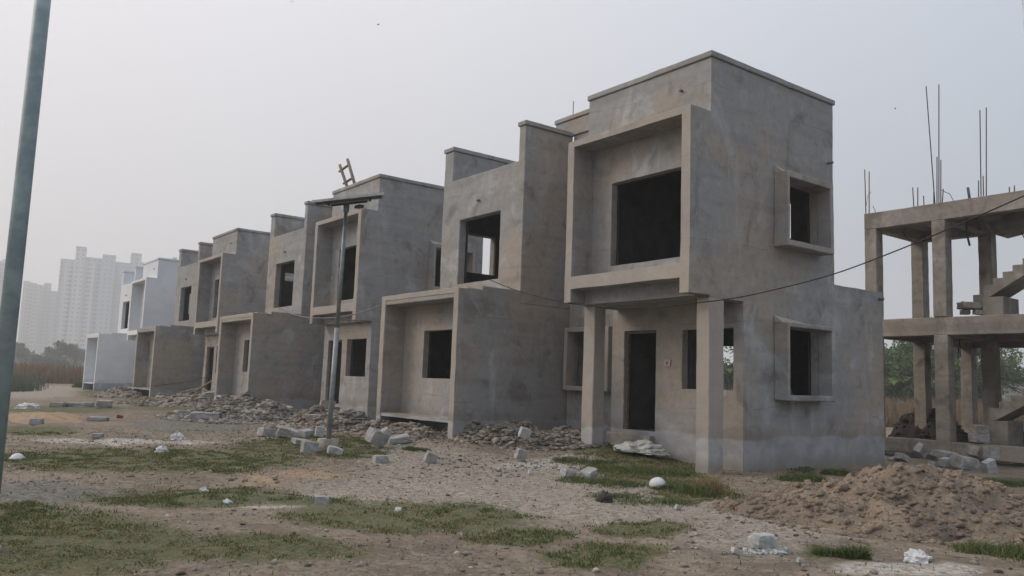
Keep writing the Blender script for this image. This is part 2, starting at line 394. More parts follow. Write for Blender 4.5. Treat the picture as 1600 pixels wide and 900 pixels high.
    # boxed window surrounds with a cement fillet on top
    def wbox(axis, z0, z1, zi0, zi1):
        if axis == 'x':
            o = solid('window_box', [], parent=root, mat=W, ops=[('+', (.003, 1.475, z0, .25, 2.70, z1)), ('-', (0, 1.53, zi0, .3, 2.62, zi1))])
            a = [(.003, 1.475), (.003, 2.3), (.10, 1.49), (.03, 2.3)]
            V = [(.004*U, 1.48*U, z1*U), (.15*U, 1.48*U, z1*U), (.004*U, 1.48*U, (z1+.11)*U), (.004*U, 2.45*U, z1*U), (.06*U, 2.45*U, z1*U), (.004*U, 2.45*U, (z1+.03)*U)]
        else:
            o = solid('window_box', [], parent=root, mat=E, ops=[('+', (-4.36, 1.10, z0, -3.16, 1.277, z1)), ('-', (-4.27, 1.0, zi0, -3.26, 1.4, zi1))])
            return
        V = [(x, y, z+Z0*U+.002) for x, y, z in V]
        F = [(0, 1, 2), (3, 5, 4), (0, 3, 4, 1), (1, 4, 5, 2), (0, 2, 5, 3)]
        link('mortar_fillet', mesh_py('mortar_fillet', V, F), o, M['slab_edge'] if W is M['plaster'] else E)
    wbox('x', 2.20, 3.35, 2.29, 3.25); wbox('x', -.10, 1.05, -.02, .985); wbox('y', -.08, 1.085, 0, 1.0)
    # terrace wing and the front room that carries its roof
    solid('terrace_block', [], parent=root, mat=W, ops=[
        ('+', (-7.25, .1, 1.46, -4.455, 3.1, 4.18)), ('-', (-7.08, .27, 1.6, -4.62, 2.97, 3.6)), ('-', (-6.92, .22, 3.78, -4.65, 3.0, 5)),
        ('+', (-4.65, .1, 3.7, -4.455, 1.276, 4.84)), ('+', (-7.25, .1, 3.7, -6.92, 3.1, 4.84)),
        ('-', (-6.57, 0, 1.98, -5.17, .4, 3.305)), ('-', (-7.4, .58, 2.33, -7.0, 1.36, 3.17))])
    solid('coping', [(-4.68, .07, 4.843, -4.425, 1.246, 4.93)], parent=root, mat=W)
    solid('coping', [(-7.28, .07, 4.843, -6.89, 3.13, 4.93)], parent=root, mat=W)
    solid('front_room', [], parent=root, mat=W, ops=[
        ('+', (-7.245, -1.24, GB, -4.455, 3.1, 1.457)), ('+', (-4.60, -1.24, 1.4, -4.455, -.744, 1.63)), ('+', (-4.60, -.744, 1.4, -4.455, .1, 1.70)),
        ('-', (-7.07, -1.3, -.65, -4.61, -.79, 1.545)), ('-', (-7.07, -1.3, -1.5, -4.61, -.35, -.71)),
        ('-', (-7.08, -.67, -.6, -4.62, 2.97, 1.35)), ('-', (-6.31, -1, .045, -5.24, -.5, .96)),
        ('+', (-4.458, .05, GB, -4.452, 1.27, 1.4))])
    solid('room_surround', [], parent=root, mat=E, ops=[  # front plate in the same painted sunlit tone
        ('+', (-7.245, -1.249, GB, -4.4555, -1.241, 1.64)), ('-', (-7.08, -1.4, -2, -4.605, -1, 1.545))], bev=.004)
    solid('roof_lip', [(-7.245, -1.239, 1.46, -4.603, -.75, 1.62)], parent=root, mat=W)
    solid('floor_slab', [(-7.067, -1.235, -.712, -4.613, -.79, -.652)], parent=root, mat=M['slab_edge'] if W is M['plaster'] else E, step=.18)
    # broken mortar on the roof edge
    V = []; F = []
    for k in range(16):
        x = -6.9+k*.15; s = .05+.04*random.random()
        v, f = boxd((x*U, (-.9+random.uniform(-.15, .15))*U, (1.60+Z0+s*.3)*U), (.2*U, .3*U, s*U), Matrix.Rotation(random.uniform(-.2, .2), 3, 'Z'))
        o = len(V); V += v; F += [tuple(i+o for i in q) for q in f]
    link('roof_mortar', mesh_py('roof_mortar', V, F), root, M['slab_edge'] if W is M['plaster'] else E)
    # door frame, switch recess, spouts
    dx, dy, dw = (-2.33, .045, .80) if enclosed else (-2.41, .80, .71)
    solid('door_frame', [], parent=root, mat=M['wood'], bev=.004, wobble=False, ops=[('+', (dx+.005, dy, -.675, dx+dw-.005, dy+.06, .905 if enclosed else .935)), ('-', (dx+.04, -1, -.7, dx+dw-.04, 1, .87 if enclosed else .90))])
    solid('inner_wall', [(-2.1, 1.6, -.67, -2.0, 2.4, 1.34)], parent=root, mat=W)
    solid('door_step', [(-2.40, -.25, -1.2, -1.45, -.003, -.74) if enclosed else (-2.68, .64, -1.1, -1.70, .757, -.74)], parent=root, mat=M['block_dirty'], step=.12)
    if not enclosed: solid('switch_box', [], parent=root, mat=M['slab_edge'], ops=[('+', (-1.50, .735, .36, -1.38, .757, .47)), ('-', (-1.465, .7, .39, -1.42, .8, .435))], bev=.003)
    tube('drain_spout', [(-.55, .05, 4.42+Z0), (-.55, -.05, 4.42+Z0)], .022, root, M['steel_pipe'])
    tube('drain_spout', [(-5.9, .15, 3.62+Z0), (-5.9, .04, 3.61+Z0)], .026, root, M['steel_pipe'])
    tube('drain_spout', [(-.05, 2.93, 3.78+Z0), (.10, 2.93, 3.77+Z0)], .022, root, M['steel_pipe'])
    tube('drain_spout', [(-.05, 4.45, 1.68+Z0), (.09, 4.45, 1.67+Z0)], .03, root, M['steel_pipe'])

def copy_tree(o, parent=None):
    c = o.copy(); COL.objects.link(c)
    if parent: c.parent = parent
    for ch in list(o.children): copy_tree(ch, c)
    return c
HG = 'unfinished two storey houses in a row'
h1 = empty('unfinished_house', 0, 0)
build_house(h1, M['plaster'], M['plaster_lit'])
tag(h1, 'nearest grey plastered two storey house, at the right end of the row', 'house', HG)
h2 = empty('unfinished_house', -10, 0, -Z0+.02); build_house(h2, M['plaster'], M['plaster_lit'], True)
tag(h2, 'second grey unfinished house from the right, behind the solar street lamp', 'house', HG)
h3 = copy_tree(h2); h3.location = loc_m(-20, 0, -Z0)
tag(h3, 'third grey unfinished house, next to the white one', 'house', HG)
h4 = empty('unfinished_house', -30, 0)
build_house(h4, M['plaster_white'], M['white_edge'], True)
tag(h4, 'white primed two storey house at the far left end of the row', 'house', HG)

# ------------------------------------------------------------------ concrete frame building behind on the right
fb = empty('concrete_frame_building', -1.98, 7.5)
tag(fb, 'bare concrete frame of columns and slabs with stairs and starter bars, behind the nearest house', 'building')
fx, fy = -1.98, 7.5
def L(b): return (b[0]-fx, b[1]-fy, b[2], b[3]-fx, b[4]-fy, b[5])
RC = M['raw_concrete']
def fsolid(name, ops, **k): return solid(name, [], parent=fb, mat=RC, ops=[(s, L(b)) for s, b in ops], **k)
XR = 4.4
fsolid('roof_slab', [('+', (-1.98, 7.5, 3.57, XR, 9.8, 3.92)), ('-', (-1.75, 7.72, 3.5, -.52, 9.58, 3.80)), ('-', (-.28, 7.72, 3.5, 2.0, 9.58, 3.80)), ('-', (2.25, 7.72, 3.5, XR-.2, 9.58, 3.8)), ('-', (1.2, 7.75, 3.4, 2.2, 9.55, 4.2))])
fsolid('floor_slab', [('+', (-1.98, 7.5, 1.255, XR, 12.1, 1.615)), ('-', (-1.75, 7.72, 1.2, -.52, 9.4, 1.5)), ('-', (-.28, 7.72, 1.2, 2.0, 9.4, 1.5)), ('-', (-1.75, 9.7, 1.2, 2.0, 11.9, 1.5)), ('-', (2.25, 7.72, 1.2, XR-.2, 11.9, 1.5))])
fsolid('plinth_beam', [('+', (-1.98, 7.5, -1.10, XR, 7.72, -.815))])
for cx, cy, z0, z1 in [(-1.98, 7.5, GB, 1.252), (-.54, 7.48, GB, 1.252), (2.1, 7.5, GB, 1.252), (-1.98, 9.48, GB, 1.252), (-.52, 9.48, GB, 1.252), (2.1, 9.48, GB, 1.252),
                       (-1.98, 11.75, GB, 1.252), (-.52, 11.75, GB, 1.252), (-1.98, 7.5, 1.618, 3.567), (-.54, 7.48, 1.618, 3.567), (2.1, 7.5, 1.618, 3.567), (-1.98, 9.48, 1.618, 3.567), (-.52, 9.48, 1.618, 3.567), (2.1, 9.48, 1.618, 3.567)]:
    fsolid('column', [('+', (cx, cy+.002, z0, cx+.27, cy+.27, z1))])
def stairs(x0, y0, z0, n, run, rise, w, thick):
    prof = []
    for i in range(n):
        prof += [(x0+i*run, z0+i*rise), (x0+(i+1)*run, z0+i*rise)]
    prof += [(x0+n*run, z0+(n-1)*rise-thick), (x0+run*.6, z0-thick)]
    prof.append((x0, z0-thick)); m_ = len(prof)
    V = [((x-fx)*U, (y0-fy)*U, (z+Z0)*U) for x, z in prof]+[((x-fx)*U, (y0+w-fy)*U, (z+Z0)*U) for x, z in prof]
    F = [tuple(range(m_)), tuple(range(2*m_-1, m_-1, -1))]+[(i, m_+i, m_+(i+1) % m_, (i+1) % m_) for i in range(m_)]
    return link('staircase', mesh_py('staircase', V, F), fb, RC)
stairs(.20, 8.0, 2.26, 9, .18, .115, .75, .24)
stairs(.22, 8.0, -.13, 9, .20, .125, .75, .24)
fsolid('stair_pier', [('+', (.18, 8.0, 1.618, .56, 8.7, 2.02))]); fsolid('stair_pier', [('+', (.2, 8.0, GB, .56, 8.7, -.37))])
fsolid('stair_landing', [('+', (-.02, 8.05, 1.90, .178, 8.6, 2.08))])
# rear flight under the roof, sloping away to the right
V = [((x-fx)*U, (y-fy)*U, (z+Z0)*U) for y in (8.4, 9.2) for x, z in ((.1, 3.56), (1.2, 3.9), (3.2, 2.5), (3.0, 2.3), (1.1, 3.5), (.2, 3.35))]
F = [tuple(range(6)), tuple(range(11, 5, -1))]+[(i, 6+i, 6+(i+1) % 6, (i+1) % 6) for i in range(6)]
link('staircase', mesh_py('staircase', V, F), fb, RC)
def rebar(pts, r=.011, mat=None, name='starter_bar'):
    return tube(name, [(x-fx, y-fy, z+Z0) for x, y, z in pts], r, fb, mat or M['rust'], 5)
def bar_px(xa, ya, xb, yb, y=7.62, mid=None, **k):
    a = at_y(xb, yb+6, y); b = at_y(xa, ya, y)
    P = [(a[0], y, a[1])]
    if mid: c = at_y(mid[0], mid[1], y); P.append((c[0], y, c[1]))
    return rebar(P+[(b[0], y, b[1])], **k)
for q in [(1351, 265, 1353, 330), (1358, 268, 1358, 330), (1447, 135, 1461, 316), (1467, 132, 1467, 316), (1464, 245, 1464, 316), (1470, 250, 1470, 316), (1459, 300, 1459, 316), (1474, 295, 1472, 316),
          (1426, 293, 1428, 322), (1434, 293, 1434, 320), (1443, 306, 1444, 320), (1577, 292, 1577, 300), (1585, 290, 1585, 300)]:
    bar_px(*q)
for q in [(1531, 172, 1533, 312), (1541, 168, 1541, 310), (1536, 275, 1537, 310), (1529, 282, 1529, 310)]: bar_px(*q, y=9.6, r=.012)
bar_px(1512, 293, 1516, 312, y=8.0, r=.028, mat=M['blue_tube'], name='blue_conduit')
bar_px(1470, 297, 1492, 312, y=7.62, mid=(1484, 303), r=.007); bar_px(1364, 322, 1370, 330, r=.007); bar_px(1361, 300, 1353, 318, mid=(1356, 306), r=.005)
rebar([(-.2, 8.3, 3.8), (-.18, 8.2, 3.4), (-.1, 8.15, 3.1)], .022, M['blue_tube'], 'blue_conduit')
rebar([(.5, 9, 3.5), (.58, 9, 3.3), (.75, 9, 3.1)], .012, M['black'], 'hanging_wire')
rebar([(-1.5, 8.2, 3.6), (-1.42, 8.2, 3.42), (-1.3, 8.2, 3.35)], .008, M['black'], 'hanging_wire')
for x, y, dz in ((-1.1, 9, .35), (-.75, 9, .4), (-.7, 8.9, .45), (1.6, 9, .45)):
    rebar([(x, y, 1.5), (x+.02, y, 1.5-dz*.5), (x+random.uniform(-.05, .12), y, 1.3-dz)], .010, M['blue_tube'] if dz == .4 else M['black'], 'hanging_wire')

# ------------------------------------------------------------------ ground
PATCH = {
'grass': [(1.3, -7.95, 0.38, 0.76, 1.49, -0.25), (0.41, -8.14, 0.14, 0.3, 1.13, -0.14), (-3.87, -6.12, 0.61, 2.16, 1.77, -0.45), (-5.17, -3.54, 0.27, 1.27, 1.57, -0.68), (1.26, -5.41, 0.5, 1.12, 0.75, -0.44), (2.42, -5.2, 0.19, 0.4, 0.3, -0.22), (0.2, -5.74, 0.18, 0.43, 0.38, -0.17), (-0.65, -0.65, 0.33, 0.98, 1.57, -1.63), (-2.37, 0.54, 0.24, 0.91, 1.07, -1.04), (1.21, -1.66, 0.2, 0.51, 0.85, -1.01), (2.13, -1.91, 0.13, 0.3, 0.48, -0.65), (2.78, -4.13, 0.21, 0.43, 0.29, -0.3), (3.33, -5.02, 0.26, 0.52, 0.34, -0.33), (4.43, -1.46, 0.1, 0.21, 0.6, -1.52), (2.15, 3.71, 0.24, 0.65, 0.5, -1.22), (-9.6, -6.74, 0.05, 0.69, 1.54, -0.2), (-18.78, -1.77, -0.33, 1.57, 3.54, -0.97), (-5.92, -1.22, 0.08, 0.49, 0.83, -0.48), (-3.64, -3.41, 0.14, 0.55, 0.73, -0.37), (4.06, -3.67, 0.07, 0.13, 0.16, -0.25), (0.52, 1.49, 0.1, 0.3, 0.76, -1.16), (-17.92, -5.03, -0.41, 1.91, 2.7, -0.42), (2.11, -7.05, 0.36, 0.71, 0.48, -0.18), (-0.45, -6.71, 0.41, 1.02, 0.65, -0.19), (-33.34, -0.28, -1.45, 2.39, 8.07, -1.72), (-12.99, -6.41, -0.03, 0.6, 0.99, -0.12), (-22.21, -1.86, -0.43, 1.31, 2.79, -0.67), (-18.81, -0.41, -0.23, 1.07, 2.31, -0.76)],
'sand': [(-13.94, -6.16, -0.08, 1.01, 2.16, -0.28), (-1.57, -4.94, 0.16, 0.48, 0.41, -0.18), (-1.41, -5.83, 0.09, 0.25, 0.64, -0.23)],
'lime': [(-6.68, -5.88, 0.28, 1.63, 0.5, -0.11), (-1.69, -0.9, 0.35, 1.17, 0.74, -0.66), (4.56, -3.66, 0.26, 0.49, 0.1, -0.2), (0.41, -6.31, 0.13, 0.29, 0.1, -0.04), (-2.57, 7.89, 0.4, 1.85, 0.73, -1.24)],
'track': [(-34.66, -3.43, -1.61, 2.35, 9.99, -1.32), (0.49, -3.73, 1.05, 2.53, 1.72, -1.31), (1.48, -2.86, 0.52, 1.21, 1.29, -1.34), (3.01, -2.88, 0.37, 0.77, 1.01, -1.41), (-2, -2.6, .6, 1.2, 3, -.6), (-.5, -3.2, .6, 1.4, 2.6, -.7)],
'black': [(-.3, 9.7, 3.6, 0, 0, 2.9), (2.5, 9.2, 2.4, 0, 0, 2.4)],  # black soil, plus shade under the plinth beam painted on the ground
'dark': [(-11.27, -3.16, 0.05, 1.75, 3.4, -1.06), (-0.89, -7.32, 0.14, 0.35, 0.43, -0.09), (-1.17, -7.85, 0.15, 0.38, 0.87, -0.11)]}
def mask(name, x, y):
    wx = x+.5*(fbm(x*1.2, y*1.2, 3, 1)-.5); wy = y+.5*(fbm(x*1.2+31, y*1.2+7, 3, 5)-.5)
    m_ = np.zeros_like(np.asarray(x, float))
    for cx, cy, ax_, ay, bx, by in PATCH[name]:
        det = ax_*by-ay*bx; dx, dy = wx-cx, wy-cy
        u = (dx*by-dy*bx)/det; v = (ax_*dy-ay*dx)/det
        m_ = np.maximum(m_, sstep(1.35, .45, np.sqrt(u*u+v*v)))
    return m_
def graded(lo, hi, d, far, grow=1.14):
    a = list(np.arange(lo, hi, d)); s = d; p = lo; left = []
    while p > -far: s *= grow; p -= s; left.append(p)
    s = d; p = a[-1]; right = []
    while p < far: s *= grow; p += s; right.append(p)
    return np.array(left[::-1]+a+right)
gxs = graded(-15, 6.5, .085, 1500); gys = graded(-9.2, 4.5, .075, 1500)
GX, GY = np.meshgrid(gxs, gys, indexing='ij'); nx, ny = GX.shape
HZ = gz(GX, GY)
V = np.stack([GX*U, GY*U, (HZ+Z0)*U], -1).reshape(-1, 3)
idx = np.arange(nx*ny).reshape(nx, ny)
F = np.stack([idx[:-1, :-1], idx[1:, :-1], idx[1:, 1:], idx[:-1, 1:]], -1).reshape(-1, 4)
far = sstep(25, 60, np.hypot(GX+8, GY))
at = {k: mask(k, GX, GY).ravel() for k in PATCH}
at['grass'] = np.maximum(at['grass']*.95, (.30+.25*(fbm(GX*.5, GY*.5, 3, 6)-.5)).ravel()*(1-.6*at['track']))
at['grass'] = np.maximum(at['grass'], (far*.45).ravel()*(1-at['track']))
gm = mesh_np('ground', V, F, at)
g = link('ground', gm, None, M['ground'], True); tag(g, kind='structure')

# ------------------------------------------------------------------ scattered triangles: grass blades
def blades(name, px, py, pz, h, w, tone, mat, lean=.5, seed=1, parent=None, seg=2):
    r_ = np.random.default_rng(seed); n = len(px); a = r_.random(n)*2*np.pi; l = lean*r_.random(n)*h
    dirx, diry = np.cos(a), np.sin(a); b = r_.random(n)*2*np.pi; sx, sy = np.cos(b)*w/2, np.sin(b)*w/2
    V = np.zeros((n, 5, 3))
    V[:, 0] = np.stack([px-sx, py-sy, pz], -1); V[:, 1] = np.stack([px+sx, py+sy, pz], -1)
    mx, my = px+dirx*l*.35, py+diry*l*.35
    V[:, 2] = np.stack([mx-sx*.8, my-sy*.8, pz+h*.55], -1); V[:, 3] = np.stack([mx+sx*.8, my+sy*.8, pz+h*.55], -1)
    V[:, 4] = np.stack([px+dirx*l, py+diry*l, pz+h*(1-.15*lean)], -1)
    o = (np.arange(n)*5)[:, None]
    F = np.concatenate([o+[0, 1, 3], o+[0, 3, 2], o+[2, 3, 4]])
    me = mesh_np(name, V.reshape(-1, 3), F, {'tone': np.repeat(tone, 5)})
    return link(name, me, parent, mat)
def sample_grass(n, x0, x1, y0, y1, seed, thr=.35):
    r_ = np.random.default_rng(seed); x = x0+(x1-x0)*r_.random(n); y = y0+(y1-y0)*r_.random(n)
    m_ = mask('grass', x, y)*(.35+1.1*fbm(x*2.2, y*2.2, 4, 3)) + .12*(fbm(x*1.1, y*1.1, 3, 6) > .52)
    cl = fbm(x*7, y*7, 2, 2)
    keep = r_.random(n) < np.clip((m_-thr)*1.6, 0, 1)*sstep(.36, .64, cl)
    keep |= r_.random(n) < .012
    return x[keep], y[keep]
gx, gy = sample_grass(1500000, -9, 5.5, -9, 2.4, 11)
r_ = np.random.default_rng(5); n = len(gx)
dist = np.hypot(gx+X0, gy+Y0)
hh = (.010+.032*r_.random(n)**1.5*(.3+1.2*fbm(gx*1.5, gy*1.5, 2, 3)))*U; ww = (.004+.0012*dist)*(.7+.6*r_.random(n))
dry = (r_.random(n) < .22+.35*(fbm(gx*.9, gy*.9, 3, 7) > .52)); tone = np.clip(r_.random(n)*.8+.2*dry, 0, 1)
gzv = (gz(gx, gy)+Z0)*U-.01
o = blades('short_grass', gx[~dry]*U, gy[~dry]*U, gzv[~dry], hh[~dry], ww[~dry], tone[~dry], M['grass'], .9, 2)
tag(o, 'short green grass patches on the bare plot', 'grass', kind='stuff')
o = blades('dry_grass', gx[dry]*U, gy[dry]*U, gzv[dry], hh[dry]*.8, ww[dry], r_.random(dry.sum()), M['drygrass'], 1.4, 3)
tag(o, 'straw coloured dead grass mixed into the green patches', 'grass', kind='stuff')

def tuft(name, spots, label, cat, hgt, n, seed, mat, w=.012, tonelo=0, lean=1.1):
    """spots: (x,y,rad) units; every tuft/clump is one plant thing"""
    r_ = np.random.default_rng(seed); X = []; Y = []; 
    cx, cy = spots[0][:2]; e0 = (cx, cy)
    for (x, y, rad) in spots:
        a = r_.random(n)*6.283; q = rad*np.sqrt(r_.random(n))*r_.random(n)**.3; X.append(x+q*np.cos(a)); Y.append(y+q*np.sin(a))
    X = np.concatenate(X); Y = np.concatenate(Y)
    f = fbm(X*5+seed, Y*5, 3, 3); q = np.min([np.hypot(X-a, Y-b)/c for a, b, c in spots], axis=0)
    keep = r_.random(len(X)) < sstep(.30, .56, f+.22*(1-q)); X, Y, f, q = X[keep], Y[keep], f[keep], q[keep]
    h = hgt*U*(.2+.9*r_.random(len(X))**1.3)*(.35+.75*(1-q)+.5*(f-.5))
    o = blades(name, (X-cx)*U, (Y-cy)*U, (gz(X, Y)-float(gz(cx, cy)))*U-.02, h, w*(.4+.7*r_.random(len(X))), np.clip(tonelo+(1-tonelo)*r_.random(len(X))**1.5+.8*(f-.5), 0, 1), mat, lean, seed)
    o.location = loc_m(cx, cy, float(gz(cx, cy))); tag(o, label, cat); return o
def G(px, py): return gp(px, py)
c1 = G(1108, 772); c2 = G(1075, 770); c3 = G(1178, 797)
tuft('grass_tuft', [(c1[0], c1[1], .28), (c1[0]-.12, c1[1]+.05, .22)], 'tall tuft of brown dried grass at the foot of the corner column', 'grass tuft', .30, 420, 21, M['drygrass'], .014)
tuft('grass_tuft', [(c2[0], c2[1], .30), (c2[0]-.3, c2[1]+.1, .3), (c1[0]+.1, c1[1]-.25, .22)], 'tall green grass tuft left of the brown one by the corner column', 'grass tuft', .22, 420, 22, M['grass'], .014)
tuft('grass_tuft', [(c3[0], c3[1], .26), (c3[0]-.1, c3[1]+.1, .2), (c3[0]+.15, c3[1], .16)], 'bushy green grass tuft on the dirt right of the corner column', 'grass tuft', .17, 420, 23, M['grass'], .013)
for i, (px, py, rad, h, lab) in enumerate([
    (1000, 738, .75, .13, 'wide mat of green grass in front of the porch'), (905, 722, .4, .11, 'green grass clump beside the rubble left of the porch'),
    (1255, 752, .32, .16, 'dark green weeds at the foot of the side wall'), (1305, 742, .2, .14, 'small weeds below the ground floor side window'),
    (655, 672, .22, .22, 'green weed growing under the raised front room slab'), (1550, 756, .6, .13, 'green grass on the ground right of the broken blocks'),
    (1585, 868, .35, .13, 'green grass at the right edge beside the soil heap'), (1295, 868, .09, .10, 'small green weed at the near foot of the soil heap'),
    (1330, 872, .10, .17, 'leggy weed on the near side of the soil heap'), (940, 757, .5, .10, 'low grass in front of the broken slabs'),
    (128, 606, .5, .5, 'green bush at the corner of the white house'), (1000, 784, .5, .09, 'ragged grass strip in front of the white bowl'),
    (650, 704, .2, .1, 'sparse grass among the blocks by the raised slab')]):
    x, y = G(px, py)
    tuft('grass_clump', [(x, y, rad), (x+rad*.5, y+rad*.4, rad*.7), (x-rad*.6, y-rad*.2, rad*.7)], lab, 'grass clump', h, int(260+1700*rad), 40+i, M['grass'], .012, 0, 1.2)
xw, yw = -4.85, -.98
tuft('weed', [(xw, yw, .13)], 'leafy dark weed against the right leg under the raised slab', 'weed', .35, 160, 77, M['leaf'], .03)

# ------------------------------------------------------------------ stones
ico_bm = bmesh.new(); bmesh.ops.create_icosphere(ico_bm, subdivisions=1, radius=1)
ICO = np.array([v.co[:] for v in ico_bm.verts]); ICF = np.array([[v.index for v in f.verts] for f in ico_bm.faces]); ico_bm.free()
CUB = np.array([[i, j, k] for i in (-1, 1) for j in (-1, 1) for k in (-1, 1)], float)*.8
CBF = np.array([(0, 1, 3), (0, 3, 2), (4, 6, 7), (4, 7, 5), (0, 4, 5), (0, 5, 1), (2, 3, 7), (2, 7, 6), (0, 2, 6), (0, 6, 4), (1, 5, 7), (1, 7, 3)])
def stones(pos, size, seed, flat=.6, tmpl='ico', jit=.35):
    r_ = np.random.default_rng(seed); n = len(pos); T, TF = (ICO, ICF) if tmpl == 'ico' else (CUB, CBF); k = len(T)
    V = T[None]*(1+jit*(r_.random((n, k, 3))-.5)*2) if tmpl != 'ico' else T[None]*(1+jit*(r_.random((n, k, 1))-.5)*2)
    V = V*(np.stack([.7+.7*r_.random(n), .5+.6*r_.random(n), flat*(.5+.7*r_.random(n))], -1)*size[:, None])[:, None]
    a = r_.random(n)*6.283; t = (r_.random(n)-.5)*1.1
    ct, st = np.cos(t)[:, None], np.sin(t)[:, None]
    y, z = V[..., 1]*ct-V[..., 2]*st, V[..., 1]*st+V[..., 2]*ct; V = np.stack([V[..., 0], y, z], -1)
    ca, sa = np.cos(a)[:, None], np.sin(a)[:, None]
    x, y = V[..., 0]*ca-V[..., 1]*sa, V[..., 0]*sa+V[..., 1]*ca; V = np.stack([x, y, V[..., 2]], -1)+pos[:, None]
    F = (TF[None]+(np.arange(n)*k)[:, None, None]).reshape(-1, 3)
    return V.reshape(-1, 3), F
def heap(name, cx, cy, rx, ry, H, rot, seed, mat, nst, smin, smax, label, cat, peaks=None, base=None, res=.05, rough=.5, tmpl='ico', kind=None):
    """a dumped heap as a lumpy height field with loose pieces on it; units"""
    r_ = np.random.default_rng(seed); cr, sr = math.cos(rot), math.sin(rot)
    pk = peaks or [(0, 0, 1, 1)]
    def hf(u, v):
        h = 0
        for (pu, pv, ph, pr) in pk:
            d = np.sqrt(((u-pu)/pr)**2+((v-pv)/pr)**2); d = d*(1+.45*(fbm(u*2.5+seed, v*2.5, 3, 1)-.5)); h = np.maximum(h, ph*np.clip(1-d, 0, 1)**.85)
        edge = sstep(1.0, .75, np.sqrt(u*u+v*v))
        x, y = u*rx, v*ry
        n_ = rough*((fbm(x*3+seed, y*3, 4, 2)-.5)*.9+(fbm(x*9, y*9+seed, 3, 4)-.5)*.35)
        return (H*h*(1+n_)+n_*.10*(h > 0)*sstep(0, .15, h))*edge-.04*(1-sstep(0, .05, h*edge))
    nu, nv = int(2*rx/res)+2, int(2*ry/res)+2
    u, v = np.meshgrid(np.linspace(-1, 1, nu), np.linspace(-1, 1, nv), indexing='ij')
    def wxy(u, v): return cx+u*rx*cr-v*ry*sr, cy+u*rx*sr+v*ry*cr
    X, Y = wxy(u, v); Z = hf(u, v)+gz(X, Y)
    b0 = float(gz(cx, cy))
    V = np.stack([(X-cx)*U, (Y-cy)*U, (Z-b0)*U], -1).reshape(-1, 3)
    id_ = np.arange(nu*nv).reshape(nu, nv); F = np.stack([id_[:-1, :-1], id_[1:, :-1], id_[1:, 1:], id_[:-1, 1:]], -1).reshape(-1, 4)
    F = np.concatenate([F[:, [0, 1, 2]], F[:, [0, 2, 3]]])
    a = r_.random(nst)*6.283; q = np.sqrt(r_.random(nst))*1.02; su, sv = q*np.cos(a), q*np.sin(a)
    sx, sy = wxy(su, sv); s = (smin+(smax-smin)*r_.random(nst)**(6 if tmpl == 'cub' else 9))
    P = np.stack([(sx-cx)*U, (sy-cy)*U, (np.maximum(hf(su, sv), 0)+gz(sx, sy)-b0+s*(.12 if tmpl == 'cub' else -.05))*U], -1)
    V2, F2 = stones(P, s*U, seed, .38 if tmpl == 'cub' else .65, tmpl, .5 if tmpl == 'cub' else .35)
    tt = np.repeat((.15+.7*r_.random(nst)) if tmpl == 'cub' else (.30+.3*r_.random(nst)), 8 if tmpl == 'cub' else 12)
    me = mesh_np(name, np.concatenate([V, V2]), np.concatenate([F, F2+len(V)]), {'tone': np.concatenate([np.full(len(V), .5), tt])})
    o = link(name, me, None, mat); o.location = loc_m(cx, cy, b0); tag(o, label, cat, kind=kind); return o, (lambda px, py: None)

heap('soil_heap', 3.50, -1.25, 1.85, 1.3, .52, .85, 3, M['soil'], 12000, .006, .055,
     'big heap of lumpy brown dug soil in the right foreground', 'soil heap', [(0, 0, 1, .85), (-.35, -.15, .62, .6), (.35, .2, .7, .55)], res=.022, rough=1.0)
heap('rubble_heap', -3.9, -.35, 1.7, .85, .32, .30, 5, M['rubble_brown'], 7500, .007, .075,
     'low brown rubble heap before the windowless side wall, left of the porch', 'rubble heap', [(0, 0, 1, .8), (.5, .3, .9, .5), (-.5, -.2, .9, .6)], tmpl='cub', rough=.8)
heap('rubble_heap', -6.1, -1.45, 1.3, .7, .26, .1, 6, M['rubble_brown'], 5500, .007, .075,
     'brown rubble spilling from under the raised front room slab', 'rubble heap', [(.3, .2, 1, .7), (-.4, 0, .9, .6)], tmpl='cub', rough=.8)
heap('rubble_heap', -8.4, -1.65, 1.6, 1.1, .42, .2, 7, M['rubble_brown'], 7500, .008, .08,
     'rubble heap behind the solar street lamp', 'rubble heap', [(.2, .1, 1, .6), (-.5, .2, .9, .5), (.5, -.3, .7, .5)], tmpl='cub', rough=.8)
heap('rubble_heap', -12.3, -2.3, 2.7, 1.5, .50, .1, 8, M['rubble'], 16000, .008, .08,
     'wide dark grey rubble heap before the second house', 'rubble heap', [(.1, .1, 1, .6), (-.5, .2, .8, .6), (.6, .1, .85, .5)], tmpl='cub', rough=.9)
heap('rubble_heap', -19.6, -1.8, 2.6, 1.3, .38, .1, 9, M['rubble_brown'], 2600, .015, .10,
     'pale rubble ramp before the third house', 'rubble heap', [(.1, .3, 1, .7), (-.5, .2, .8, .5)], tmpl='cub')
heap('rubble_heap', -26.4, -1.9, 1.8, .9, .34, .1, 10, M['rubble_brown'], 1200, .015, .09,
     'small earth ramp at the raised slab of the third house', 'rubble heap', tmpl='cub')
heap('black_soil_heap', -1.1, 9.9, 1.9, 1.1, 1.15, .1, 13, M['black_soil'], 500, .04, .15,
     'black soil heap inside the concrete frame building', 'soil heap', [(-.35, 0, 1, .6), (.4, 0, .6, .6)], rough=.9)
heap('black_soil_heap', 2.0, 10.4, 1.9, 1.0, 1.1, .1, 14, M['black_soil'], 300, .04, .15,
     'black soil heap behind the lower stairs of the concrete frame', 'soil heap', rough=.9)
heap('sand_heap', -13.6, -6.1, 2.2, .9, .10, -.1, 15, soil_mat('orange_sand', (.36, .26, .17), (.28, .21, .145), (.18, .14, .10)), 300, .01, .03,
     'flat spread of orange sand at the left', 'sand heap', rough=.3)
